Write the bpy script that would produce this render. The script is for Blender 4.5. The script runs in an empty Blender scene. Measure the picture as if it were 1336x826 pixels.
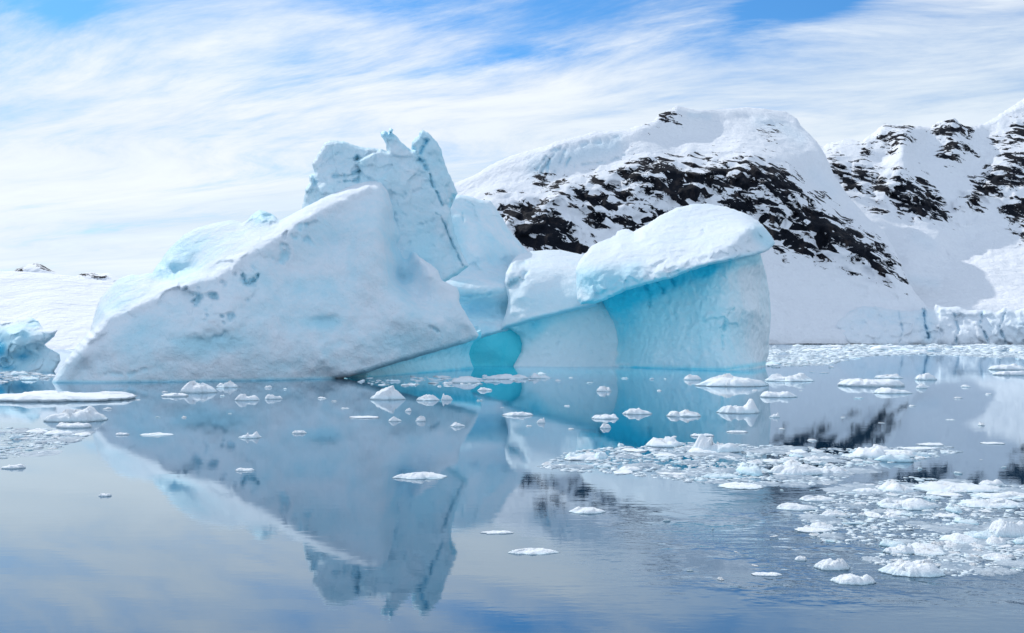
import bpy, math, random
import numpy as np
from mathutils import Vector

scene = bpy.context.scene
COL = scene.collection
rng = np.random.default_rng(7)

# ------------------------------------------------------------------ camera
F, CX, HZ, CAMH = 1283.0, 668.0, 441.0, 5.0      # photo pixels: focal length, centre column, horizon row; camera height in m
cam = bpy.data.cameras.new('camera')
camo = bpy.data.objects.new('camera', cam)
COL.objects.link(camo)
camo.location = (0, 0, CAMH)
camo.rotation_euler = (math.radians(90), 0, 0)
cam.sensor_width = 36.0
cam.lens = F / 1336 * 36
cam.shift_y = (HZ - 413) / 1336
cam.clip_start, cam.clip_end = 0.1, 30000
scene.camera = camo
scene.render.resolution_x, scene.render.resolution_y = 1024, 633
scene.cycles.max_bounces = 6
scene.cycles.diffuse_bounces = 4
scene.cycles.glossy_bounces = 3
scene.cycles.caustics_reflective = True                       # skylight bounced off the sea fills the undersides of the ice
scene.cycles.sample_clamp_indirect = 2.5
scene.cycles.caustics_refractive = False
scene.view_settings.view_transform = 'Standard'
scene.view_settings.look = 'None'
scene.view_settings.exposure = 0.1
scene.view_settings.gamma = 1.0
scene.view_settings.use_curve_mapping = False

# ------------------------------------------------------------------ node helper
class NT:
    def __init__(s, tree):
        s.t = tree
        s.n, s.l = tree.nodes, tree.links
    def new(s, kind, **kw):
        n = s.n.new(kind)
        for k, v in kw.items():
            setattr(n, k, v)
        return n
    def put(s, sock, v):
        if isinstance(v, bpy.types.NodeSocket):
            s.l.new(v, sock)
        elif v is not None:
            sock.default_value = v
    def m(s, op, a, b=None, c=None, clamp=False):
        n = s.new('ShaderNodeMath', operation=op)
        n.use_clamp = clamp
        for i, v in enumerate((a, b, c)):
            s.put(n.inputs[i], v)
        return n.outputs[0]
    def mix(s, f, a, b, mode='MIX'):
        n = s.new('ShaderNodeMix', data_type='RGBA', blend_type=mode)
        s.put(n.inputs['Factor'], f)
        s.put(n.inputs[6], a)
        s.put(n.inputs[7], b)
        return n.outputs[2]
    def noise(s, vec, scale, detail=4, rough=0.55, dist=0.0):
        n = s.new('ShaderNodeTexNoise')
        s.put(n.inputs['Vector'], vec)
        n.inputs['Scale'].default_value = scale
        n.inputs['Detail'].default_value = detail
        n.inputs['Roughness'].default_value = rough
        n.inputs['Distortion'].default_value = dist
        return n.outputs['Fac']
    def step(s, v, lo, hi, to0=0.0, to1=1.0):
        n = s.new('ShaderNodeMapRange', interpolation_type='SMOOTHSTEP')
        s.put(n.inputs[0], v)
        n.inputs[1].default_value, n.inputs[2].default_value = lo, hi
        n.inputs[3].default_value, n.inputs[4].default_value = to0, to1
        return n.outputs[0]
    def mapping(s, vec, loc=(0, 0, 0), rot=(0, 0, 0), sc=(1, 1, 1), kind='POINT'):
        n = s.new('ShaderNodeMapping', vector_type=kind)
        s.put(n.inputs[0], vec)
        n.inputs[1].default_value, n.inputs[2].default_value, n.inputs[3].default_value = loc, rot, sc
        return n.outputs[0]
    def comb(s, x, y, z):
        n = s.new('ShaderNodeCombineXYZ')
        for i, v in enumerate((x, y, z)):
            s.put(n.inputs[i], v)
        return n.outputs[0]
    def sep(s, v):
        n = s.new('ShaderNodeSeparateXYZ')
        s.put(n.inputs[0], v)
        return n.outputs
    def bump(s, h, dist, strength=1.0, normal=None):
        n = s.new('ShaderNodeBump')
        s.put(n.inputs['Height'], h)
        s.put(n.inputs['Distance'], dist)
        s.put(n.inputs['Strength'], strength)
        if normal is not None:
            s.put(n.inputs['Normal'], normal)
        return n.outputs[0]

def rgb(r, g, b):
    return (r, g, b, 1.0)

# ------------------------------------------------------------------ sun and sky
SUN = Vector((-0.46, 0.60, 0.65)).normalized()
sun = bpy.data.lights.new('sun', 'SUN')
sun.energy, sun.angle, sun.color = 2.5, math.radians(0.5), (1.0, 0.96, 0.90)
suno = bpy.data.objects.new('sun', sun)
suno.rotation_euler = SUN.to_track_quat('Z', 'Y').to_euler()
suno.location = (-200, 300, 300)
COL.objects.link(suno)

world = bpy.data.worlds.new('World')
scene.world = world
world.use_nodes = True
W = NT(world.node_tree)
W.n.clear()
BG = 0.1
sky = W.new('ShaderNodeTexSky', sky_type='NISHITA')
sky.sun_disc = False
sky.sun_elevation = math.asin(SUN.z)
sky.sun_rotation = math.atan2(SUN.x, SUN.y)
sky.air_density, sky.dust_density, sky.ozone_density = 1.0, 0.3, 2.0
tc = W.new('ShaderNodeTexCoord')
D = tc.outputs['Generated']
dx, dy, dz = W.sep(D)
zc = W.m('MAXIMUM', dz, 0.0)
den = W.m('ADD', zc, 0.10)
px_ = W.m('DIVIDE', dx, den)
py_ = W.m('DIVIDE', dy, den)
P = W.comb(px_, py_, 0.0)                         # a thin cloud layer seen from below
warp = W.noise(W.mapping(P, sc=(0.35, 0.6, 1)), 1.0, 2)
P2 = W.comb(W.m('ADD', px_, W.m('MULTIPLY', warp, 1.2)), W.m('ADD', py_, W.m('MULTIPLY', warp, 0.8)), 0.0)
wisp = W.noise(W.mapping(P2, rot=(0, 0, math.radians(-22)), sc=(1.25, 0.5, 1), kind='TEXTURE'), 1.0, 13, 0.68, 0.25)
fibre = W.noise(W.mapping(P2, rot=(0, 0, math.radians(-34)), sc=(0.5, 0.12, 1), kind='TEXTURE'), 1.0, 8, 0.65, 0.4)
soft = W.noise(W.mapping(P2, loc=(3.1, 1.7, 0), rot=(0, 0, math.radians(-18)), sc=(3.6, 1.3, 1), kind='TEXTURE'), 1.0, 6, 0.55, 0.3)
az = W.m('ARCTAN2', dx, dy)
el = W.m('ARCSINE', dz)
def sky_spot(x, y, sx, sy, amp, tilt=0.0):
    a0 = math.atan2(x - CX, F)
    e0 = math.atan2((HZ - y) * math.cos(a0), F)
    a = W.m('SUBTRACT', az, a0)
    e = W.m('SUBTRACT', el, e0)
    c, s_ = math.cos(tilt), math.sin(tilt)
    a2 = W.m('ADD', W.m('MULTIPLY', a, c), W.m('MULTIPLY', e, s_))
    e2 = W.m('SUBTRACT', W.m('MULTIPLY', e, c), W.m('MULTIPLY', a, s_))
    q = W.m('ADD', W.m('POWER', W.m('ABSOLUTE', W.m('DIVIDE', a2, sx / F)), 2.0),
            W.m('POWER', W.m('ABSOLUTE', W.m('DIVIDE', e2, sy / F)), 2.0))
    return W.m('MULTIPLY', W.m('EXPONENT', W.m('MULTIPLY', q, -1.0)), amp)
gaps = None
for sp in ((1055, 2, 90, 18, 0.85, 0.10), (675, 74, 95, 13, 0.42, 0.12), (560, 98, 75, 9, 0.28, 0.1), (30, 0, 80, 20, 0.36, 0.05),
           (355, 88, 110, 22, 0.14, 0.25), (500, 8, 110, 20, 0.34, -0.05), (400, 125, 60, 14, 0.08, 0.1), (930, 45, 120, 22, 0.20, 0.1),
           (1010, 62, 90, 18, 0.2, 0.1),
           (760, 10, 90, 20, 0.12, 0.1)):
    g = sky_spot(*sp)
    gaps = g if gaps is None else W.m('ADD', gaps, g)
elf = W.step(el, 0.02, 0.50)
cov = W.m('ADD', 0.93, W.m('MULTIPLY', W.m('SUBTRACT', wisp, 0.5), 1.9))
cov = W.m('ADD', cov, W.m('MULTIPLY', W.m('SUBTRACT', soft, 0.5), 0.6))
cov = W.m('ADD', cov, W.m('MULTIPLY', W.m('SUBTRACT', fibre, 0.5), 0.55))
wispgap = W.m('MULTIPLY', gaps, W.m('ADD', 0.70, W.m('MULTIPLY', W.m('SUBTRACT', 0.5, wisp), 2.6), clamp=True))
cov = W.m('SUBTRACT', cov, W.m('MULTIPLY', elf, 0.24))
cov = W.m('SUBTRACT', cov, W.m('MULTIPLY', W.m('SUBTRACT', W.step(el, 0.15, 0.34), W.m('MULTIPLY', W.m('MAXIMUM', W.step(el, 0.33, 0.55), W.step(dy, 0.3, -0.1)), 1.25)), 0.30))
open_sky = W.m('MAXIMUM', W.step(el, 0.33, 0.75), W.step(dy, 0.25, -0.45))     # the sky clears overhead and behind the viewer
cov = W.m('SUBTRACT', cov, W.m('MULTIPLY', open_sky, 0.10))
cov = W.m('SUBTRACT', cov, W.m('MULTIPLY', wispgap, 1.55))
cov = W.m('ADD', cov, W.step(el, 0.20, 0.02, 0.0, 0.14))
cov = W.step(cov, 0.0, 1.0)
cov = W.m('MULTIPLY', cov, 0.97)
thick = W.m('ADD', 0.76, W.m('ADD', W.m('MULTIPLY', wisp, 0.34), W.m('MULTIPLY', fibre, 0.14)))
thick = W.m('MULTIPLY', thick, W.step(el, 0.08, 0.24, 1.06, 1.0))
ccol = W.mix(W.step(soft, 0.35, 0.65), rgb(6.5, 7.5, 8.5), rgb(8.5, 8.95, 9.35))
ccol = W.mix(1.0, ccol, W.comb(thick, thick, thick), 'MULTIPLY')
blue = W.mix(1.0, sky.outputs[0], rgb(0.42, 0.90, 1.28), 'MULTIPLY')
ccol = W.mix(W.step(dy, 0.1, -0.5), ccol, W.mix(1.0, ccol, rgb(1.10, 1.14, 1.20), 'MULTIPLY'))   # brighter, bluer haze behind the viewer
skyc = W.mix(cov, blue, ccol)
bgn = W.new('ShaderNodeBackground')
W.put(bgn.inputs[0], skyc)
bgn.inputs[1].default_value = BG
wo = W.new('ShaderNodeOutputWorld')
W.l.new(bgn.outputs[0], wo.inputs[0])

# ------------------------------------------------------------------ numpy noise
def _hash(ix, iy, iz, seed):
    h = (ix.astype(np.int64) * 374761393 + iy.astype(np.int64) * 668265263 + iz.astype(np.int64) * 2147483647 + seed * 974711) & 0xFFFFFFFF
    h = ((h ^ (h >> 13)) * 1274126177) & 0xFFFFFFFF
    h = ((h ^ (h >> 16)) * 2246822519) & 0xFFFFFFFF
    return h ^ (h >> 15)

def gnoise(P, seed=0):
    I = np.floor(P).astype(np.int64)
    f = P - I
    u = f * f * f * (f * (f * 6 - 15) + 10)
    out = np.zeros(len(P))
    for a in (0, 1):
        for b in (0, 1):
            for c in (0, 1):
                h = _hash(I[:, 0] + a, I[:, 1] + b, I[:, 2] + c, seed)
                g = np.stack([(h & 1023) / 511.5 - 1, ((h >> 10) & 1023) / 511.5 - 1, ((h >> 20) & 1023) / 511.5 - 1], 1)
                w = (u[:, 0] if a else 1 - u[:, 0]) * (u[:, 1] if b else 1 - u[:, 1]) * (u[:, 2] if c else 1 - u[:, 2])
                out += w * ((f - np.array([a, b, c])) * g).sum(1)
    return out * 1.3

def fbm(P, scale, octv=5, gain=0.5, seed=0, ridged=False):
    out, amp, tot = np.zeros(len(P)), 1.0, 0.0
    Q = P * scale
    for k in range(octv):
        n = gnoise(Q, seed + k * 17)
        if ridged:
            n = 1 - 2 * np.abs(n)
        out += amp * n
        tot += amp
        amp *= gain
        Q = Q * 2.03 + 11.7
    return out / tot

def facets(P, scale, seed=0):
    """broken-ice facets: every cell is a randomly tilted plane"""
    Q = P * scale
    I = np.floor(Q).astype(np.int64)
    best = np.full(len(P), 1e9)
    val = np.zeros(len(P))
    for a in (-1, 0, 1):
        for b in (-1, 0, 1):
            for c in (-1, 0, 1):
                J = I + np.array([a, b, c])
                h = _hash(J[:, 0], J[:, 1], J[:, 2], seed)
                h2 = _hash(J[:, 0], J[:, 1], J[:, 2], seed + 99)
                s = J + np.stack([(h & 1023) / 1023.0, ((h >> 10) & 1023) / 1023.0, ((h >> 20) & 1023) / 1023.0], 1)
                g = np.stack([(h2 & 1023) / 511.5 - 1, ((h2 >> 10) & 1023) / 511.5 - 1, ((h2 >> 20) & 1023) / 511.5 - 1], 1)
                d = ((Q - s) ** 2).sum(1)
                m = d < best
                best[m] = d[m]
                val[m] = (((Q - s) * g).sum(1) + (g[:, 0] * 0.5))[m]
    return val

def smooth01(x):
    x = np.clip(x, 0, 1)
    return x * x * (3 - 2 * x)

# ------------------------------------------------------------------ sculpting sheets
def densify(poly, step, closed=True):
    pts = []
    n = len(poly)
    for i in range(n if closed else n - 1):
        a, b = np.array(poly[i], float), np.array(poly[(i + 1) % n], float)
        k = max(1, int(np.linalg.norm((b - a)[:2]) / step))
        for j in range(k):
            pts.append(a + (b - a) * j / k)
    if not closed:
        pts.append(np.array(poly[-1], float))
    return np.array(pts)

def inside(P, poly):
    res = np.zeros(len(P), bool)
    x, y = P[:, 0], P[:, 1]
    n = len(poly)
    for i in range(n):
        x1, y1 = poly[i]
        x2, y2 = poly[(i + 1) % n]
        if y1 == y2:
            continue
        c = ((y1 > y) != (y2 > y)) & (x < (x2 - x1) * (y - y1) / (y2 - y1) + x1)
        res ^= c
    return res

def seg_dist(P, poly, closed=True):
    """distance and nearest point of every P on a polyline"""
    best = np.full(len(P), 1e18)
    near = np.zeros((len(P), 2))
    n = len(poly)
    for i in range(n if closed else n - 1):
        a, b = poly[i][:2], poly[(i + 1) % n][:2]
        ab = b - a
        L = (ab ** 2).sum()
        t = np.clip(((P - a) @ ab) / (L if L > 0 else 1), 0, 1)
        q = a + t[:, None] * ab
        d = ((P - q) ** 2).sum(1)
        m = d < best
        best[m] = d[m]
        near[m] = q[m]
    return np.sqrt(best), near

def rbf(ctrl):
    C = np.array(ctrl, float)
    key = np.round(C[:, :2] * 2).astype(int)
    _, idx = np.unique(key, axis=0, return_index=True)
    C = C[np.sort(idx)]
    n = len(C)
    X = C[:, :2] / 100.0
    A = -np.linalg.norm(X[:, None] - X[None], axis=2) - 0.002 * np.eye(n)
    Pm = np.c_[np.ones(n), X]
    M = np.block([[A, Pm], [Pm.T, np.zeros((3, 3))]])
    w = np.linalg.solve(M, np.r_[C[:, 2], 0, 0, 0])
    def f(Q):
        Q = Q / 100.0
        out = np.empty(len(Q))
        for s in range(0, len(Q), 8000):
            q = Q[s:s + 8000]
            out[s:s + 8000] = -np.linalg.norm(q[:, None] - X[None], axis=2) @ w[:n] + np.c_[np.ones(len(q)), q] @ w[n:]
        return out
    return f

def unproject(xy, d):
    return np.stack([(xy[:, 0] - CX) / F * d, d, CAMH + (HZ - xy[:, 1]) / F * d], 1)

def mesh_from(name, V, faces, mats, attrs=None, smooth=True, parent=None):
    me = bpy.data.meshes.new(name)
    faces = np.asarray(faces)
    if faces.ndim == 2:
        k = faces.shape[1]
        me.vertices.add(len(V))
        me.vertices.foreach_set('co', np.asarray(V, np.float32).ravel())
        me.loops.add(faces.size)
        me.loops.foreach_set('vertex_index', faces.astype(np.int32).ravel())
        me.polygons.add(len(faces))
        me.polygons.foreach_set('loop_start', np.arange(0, faces.size, k, dtype=np.int32))
        me.polygons.foreach_set('loop_total', np.full(len(faces), k, np.int32))
        me.update(calc_edges=True)
        me.validate()
    for k, v in (attrs or {}).items():
        at = me.attributes.new(k, 'FLOAT', 'POINT')
        at.data.foreach_set('value', np.asarray(v, np.float32))
    if smooth:
        me.polygons.foreach_set('use_smooth', np.ones(len(me.polygons), bool))
    for m_ in (mats if isinstance(mats, (list, tuple)) else [mats]):
        me.materials.append(m_)
    o = bpy.data.objects.new(name, me)
    COL.objects.link(o)
    if parent is not None:
        o.parent = parent
        o.matrix_parent_inverse = parent.matrix_basis.inverted()
    return o

def sheet(name, mat, outline, ctrl, sp=1.5, jitter=1.2, jscale=0.12, blur=2, R=10, rd=2.0, thick=20, RB=60,
          noises=(), grooves=(), blobs=(), blue=0.0, bluelines=(), parent=None, seed=1, extra=None, pb=1, warp=None):
    """One closed solid: a front whose distance follows the control points, a rounded rim and a back with real thickness.
    outline and control points are measured directions (photo px) with a distance in metres."""
    O = densify(outline, max(2.0, sp))
    # natural irregularity of the rim
    arc = np.r_[0, np.cumsum(np.linalg.norm(np.diff(O, axis=0), axis=1))]
    jx = fbm(np.c_[O * jscale, np.full(len(O), seed * 3.3)], 1.0, 5, 0.65, seed)
    jy = fbm(np.c_[O * jscale, np.full(len(O), seed * 7.1)], 1.0, 5, 0.65, seed + 5)
    O = O + np.c_[jx, jy] * jitter * 2.2
    x0, y0 = O.min(0) - sp
    x1, y1 = O.max(0) + sp
    gx = np.arange(x0, x1 + sp, sp)
    gy = np.arange(y0, y1 + sp, sp)
    nx, ny = len(gx), len(gy)
    G = np.stack(np.meshgrid(gx, gy), -1).reshape(-1, 2)
    cx, cy = np.meshgrid(gx[:-1] + sp / 2, gy[:-1] + sp / 2)
    keep = inside(np.c_[cx.ravel(), cy.ravel()], O).reshape(ny - 1, nx - 1)
    jj, ii = np.nonzero(keep)
    a = jj * nx + ii
    quads = np.c_[a, a + nx, a + nx + 1, a + 1]
    cnt = np.zeros((ny + 1, nx + 1), int)
    kp = np.pad(keep, 1).astype(int)
    ncell = kp[:-1, :-1] + kp[:-1, 1:] + kp[1:, :-1] + kp[1:, 1:]
    ncell = ncell.ravel()
    used = ncell > 0
    bnd = used & (ncell < 4)
    ids = np.full(nx * ny, -1)
    ids[used] = np.arange(used.sum())
    XY = G[used].copy()
    B = bnd[used]
    dist, near = seg_dist(XY, O)
    XY[B] = near[B]
    dist[B] = 0
    # distance field from control points, blurred slightly on the grid
    cl = []
    for c in ctrl:
        if len(c) and not np.isscalar(c[0]):
            cl.extend(densify(c, 9, False).tolist())
        else:
            cl.append(list(c))
    f = rbf(cl)
    d = f(XY)
    grid = np.zeros(nx * ny)
    msk = used.astype(float)
    grid[used] = d
    for _ in range(blur):
        g2 = (grid * msk).reshape(ny, nx)
        m2 = msk.reshape(ny, nx)
        gp, mp = np.pad(g2, 1), np.pad(m2, 1)
        num = sum(gp[i:i + ny, j:j + nx] for i in range(3) for j in range(3))
        dn = sum(mp[i:i + ny, j:j + nx] for i in range(3) for j in range(3))
        grid = np.where(msk > 0, (num / np.maximum(dn, 1)).ravel(), 0)
    d = grid[used]
    e = np.clip(dist / R, 0, 1)
    d = d + rd * (1 - np.sqrt(np.clip(1 - (1 - e) ** 2, 0, 1)))
    P0 = unproject(XY, d)
    bl0 = np.zeros(len(XY))
    msk = used.astype(float)
    for nz in noises:
        kind, sc, amp = nz[0], nz[1], nz[2]
        st = np.array(nz[3]) if len(nz) > 3 and nz[3] is not None else np.ones(3)
        Q = P0 * st
        if kind == 'fbm':
            v = fbm(Q, sc, 6, 0.5, seed + 31)
        elif kind == 'ridge':
            v = fbm(Q, sc, 5, 0.5, seed + 47, True)
        elif kind == 'facet':
            w = fbm(Q, sc * 1.5, 3, 0.5, seed + 3)
            v = facets(Q + w[:, None] * 0.25 / sc, sc, seed + 61)
        elif kind == 'pit':
            v = smooth01((fbm(Q, sc, 3, 0.5, seed + 71) - 0.12) * 4)
        elif kind == 'billow':
            v = np.abs(fbm(Q, sc, 4, 0.5, seed + 83)) * 2
        msk_ = 1.0
        if len(nz) > 4 and nz[4] is not None:                       # region: (polyline, radius px)
            dd_, _ = seg_dist(XY, np.array(nz[4][0], float), False)
            msk_ = np.exp(-(dd_ / nz[4][1]) ** 2)
        d = d + amp * v * msk_
        if len(nz) > 5:
            bl0 = bl0 + nz[5] * v * msk_
    for _ in range(pb):
        grid = np.zeros(nx * ny)
        grid[used] = d
        g2, m2 = grid.reshape(ny, nx), msk.reshape(ny, nx)
        gp, mp = np.pad(g2, 1), np.pad(m2, 1)
        num = sum(gp[i:i + ny, j:j + nx] * (4 if i == j == 1 else 1) for i in range(3) for j in range(3))
        dn = sum(mp[i:i + ny, j:j + nx] * (4 if i == j == 1 else 1) for i in range(3) for j in range(3))
        d = (num / np.maximum(dn, 1)).ravel()[used]
    bl = bl0 + blue
    gmod = smooth01(0.62 + 1.6 * fbm(np.c_[XY * 0.09, np.full(len(XY), seed * 1.0)], 1.0, 4, 0.6, seed + 7))
    for (pl, wpx, depth_m, bamt) in grooves:
        pl = densify(pl, 3, False)
        pl = pl + np.c_[fbm(np.c_[pl * 0.2, pl[:, :1] * 0], 1, 3, 0.6, 5), fbm(np.c_[pl * 0.2, pl[:, :1] * 0 + 9], 1, 3, 0.6, 6)] * 2.5
        dd_, _ = seg_dist(XY, pl, False)
        k = np.exp(-(dd_ / (wpx * (0.5 + gmod))) ** 2) * gmod
        d = d + depth_m * k
        bl = bl + bamt * k
    for (x, y, rx, ry, dm, bamt) in blobs:
        k = np.exp(-((XY[:, 0] - x) / rx) ** 2 - ((XY[:, 1] - y) / ry) ** 2)
        d = d + dm * k
        bl = bl + bamt * k
    for (pl, wpx, bamt) in bluelines:
        dd_, _ = seg_dist(XY, np.array(pl, float), False)
        bl = bl + bamt * np.exp(-(dd_ / wpx) ** 2)
    V = unproject(XY, d)
    Q = ids[quads]
    # back
    eb = np.clip(dist / RB, 0, 1)
    db = d + thick * np.sqrt(np.clip(1 - (1 - eb) ** 2, 0, 1)) + 0.02
    inner = ~B
    bid = np.arange(len(V))
    bid[inner] = len(V) + np.arange(inner.sum())
    VB = unproject(XY[inner], np.maximum(db[inner], d[inner] + 0.05))
    Vall = np.r_[V, VB]
    if warp is not None:
        Vall = warp(Vall)
    faces = np.r_[Q, bid[Q][:, ::-1]]
    attrs = {'blue': np.r_[bl, bl[inner]]}
    if extra is not None:
        for k, fn in extra.items():
            v = fn(XY, V)
            attrs[k] = np.r_[v, v[inner]]
    return mesh_from(name, Vall, faces, mat, attrs, True, parent)

def tag(o, label=None, cat=None, group=None, kind=None):
    for k, v in (('label', label), ('category', cat), ('group', group), ('kind', kind)):
        if v:
            o[k] = v
    return o

def empty(name, loc):
    o = bpy.data.objects.new(name, None)
    o.location = loc
    o.empty_display_size = 2
    COL.objects.link(o)
    return o

# ------------------------------------------------------------------ materials
def material(name):
    m = bpy.data.materials.new(name)
    m.use_nodes = True
    t = NT(m.node_tree)
    t.n.clear()
    out = t.new('ShaderNodeOutputMaterial')
    p = t.new('ShaderNodeBsdfPrincipled')
    t.l.new(p.outputs[0], out.inputs[0])
    return m, t, p

def ice_material(name, sc=0.35, bumpd=0.25, snow=(0.84, 0.89, 0.94), mid=(0.52, 0.81, 0.92), deep=(0.06, 0.48, 0.72), var=0.32, scallop=0.0, streak=(1, 1, 1)):
    m, t, p = material(name)
    co = t.new('ShaderNodeTexCoord').outputs['Object']
    at = t.new('ShaderNodeAttribute', attribute_name='blue').outputs['Fac']
    n1 = t.noise(t.mapping(co, sc=streak), sc * 0.5, 5, 0.6, 0.4)
    n2 = t.noise(co, sc * 3, 4, 0.6)
    b = t.m('ADD', at, t.m('MULTIPLY', t.m('SUBTRACT', n1, 0.5), var * 2.0))
    b = t.m('ADD', b, t.m('MULTIPLY', t.m('SUBTRACT', n2, 0.5), var * 0.7))
    c = t.mix(t.step(b, 0.0, 0.5), rgb(*snow), rgb(*mid))
    c = t.mix(t.step(b, 0.5, 1.0), c, rgb(*deep))
    t.put(p.inputs['Base Color'], c)
    t.put(p.inputs['Roughness'], t.step(b, 0.1, 0.9, 0.75, 0.38))
    p.inputs['IOR'].default_value = 1.31
    h = t.m('ADD', t.noise(co, sc * 2.2, 6, 0.62), t.m('MULTIPLY', t.noise(co, sc * 12, 4, 0.65), 0.34))
    if scallop > 0:
        v = t.new('ShaderNodeTexVoronoi', feature='SMOOTH_F1')
        t.put(v.inputs['Vector'], co)
        v.inputs['Scale'].default_value = 0.85
        v.inputs['Smoothness'].default_value = 0.6
        h = t.m('ADD', h, t.m('MULTIPLY', v.outputs['Distance'], scallop))
    t.put(p.inputs['Normal'], t.bump(h, bumpd))
    return m

M_ICE = ice_material('glacier_ice', 0.35, 0.32)
M_CAP = ice_material('wind_packed_snow', 0.3, 0.35, snow=(0.83, 0.885, 0.93), var=0.14)
M_STEM = ice_material('wave_washed_ice', 0.3, 0.40, snow=(0.90, 0.96, 0.99), mid=(0.56, 0.90, 0.98), deep=(0.08, 0.74, 0.92), var=0.24, scallop=0.9, streak=(1, 1, 0.35))
M_GLOW = ice_material('glow_tinted_blue_ice', 0.3, 0.25, snow=(0.55, 0.93, 0.98), mid=(0.24, 0.90, 0.98), deep=(0.08, 0.84, 0.97), var=0.2)  # blue ice of the shaded hollow, its translucent glow painted in as brighter turquoise
M_FLOE = ice_material('floe_snow', 1.6, 0.10, snow=(0.88, 0.91, 0.94), var=0.14)
M_SLUSH = ice_material('wet_slush', 3.0, 0.05, snow=(0.50, 0.57, 0.63), mid=(0.22, 0.31, 0.40), deep=(0.10, 0.18, 0.26), var=0.7)
M_FAR = ice_material('glacier_front_ice', 0.05, 1.6, snow=(0.82, 0.87, 0.92), mid=(0.66, 0.81, 0.90), deep=(0.34, 0.60, 0.76), var=0.45, streak=(1, 1, 0.5))

def mountain_material():
    m, t, p = material('snow_and_rock')
    co = t.new('ShaderNodeTexCoord').outputs['Object']
    rk = t.new('ShaderNodeAttribute', attribute_name='rock').outputs['Fac']
    bl = t.new('ShaderNodeAttribute', attribute_name='blue').outputs['Fac']
    dip = t.mapping(co, rot=(0.0, math.radians(24), 0.2), sc=(1.5, 1.5, 0.7), kind='TEXTURE')
    n1 = t.noise(dip, 0.055, 7, 0.68, 0.6)
    n2 = t.noise(co, 0.25, 4, 0.6)
    n4 = t.noise(dip, 0.17, 6, 0.7, 0.8)
    vo = t.new('ShaderNodeTexVoronoi')
    t.put(vo.inputs['Vector'], dip)
    vo.inputs['Scale'].default_value = 0.11
    vc = t.sep(vo.outputs['Color'])[0]
    s = t.m('ADD', rk, t.m('MULTIPLY', t.m('SUBTRACT', n1, 0.5), 2.4))
    s = t.m('ADD', s, t.m('MULTIPLY', t.m('SUBTRACT', n4, 0.5), 2.1))
    s = t.m('ADD', s, t.m('MULTIPLY', t.m('SUBTRACT', vc, 0.5), 0.85))
    s = t.m('ADD', s, t.m('MULTIPLY', t.m('SUBTRACT', n2, 0.5), 0.3))
    rmask = t.step(s, 0.45, 0.50)
    snow = t.mix(t.step(bl, 0.0, 1.0), rgb(0.87, 0.89, 0.93), rgb(0.45, 0.70, 0.84))
    n3 = t.noise(t.mapping(co, sc=(1, 1, 0.3)), 0.09, 5, 0.6)
    rock = t.mix(t.step(n3, 0.50, 0.78), rgb(0.009, 0.012, 0.020), rgb(0.075, 0.062, 0.060))
    t.put(p.inputs['Base Color'], t.mix(rmask, snow, rock))
    p.inputs['Roughness'].default_value = 0.8
    p.inputs['Specular IOR Level'].default_value = 0.12
    hs = t.m('MULTIPLY', t.noise(co, 0.03, 7, 0.62), 1.0)
    hr = t.m('MULTIPLY', t.noise(co, 0.12, 6, 0.7), t.m('ADD', 0.18, t.m('MULTIPLY', rmask, 0.9)))
    hh = t.m('SUBTRACT', t.m('ADD', hs, hr), t.m('MULTIPLY', rmask, 0.35))
    t.put(p.inputs['Normal'], t.bump(hh, 6.0))
    return m
M_MTN = mountain_material()

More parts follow.
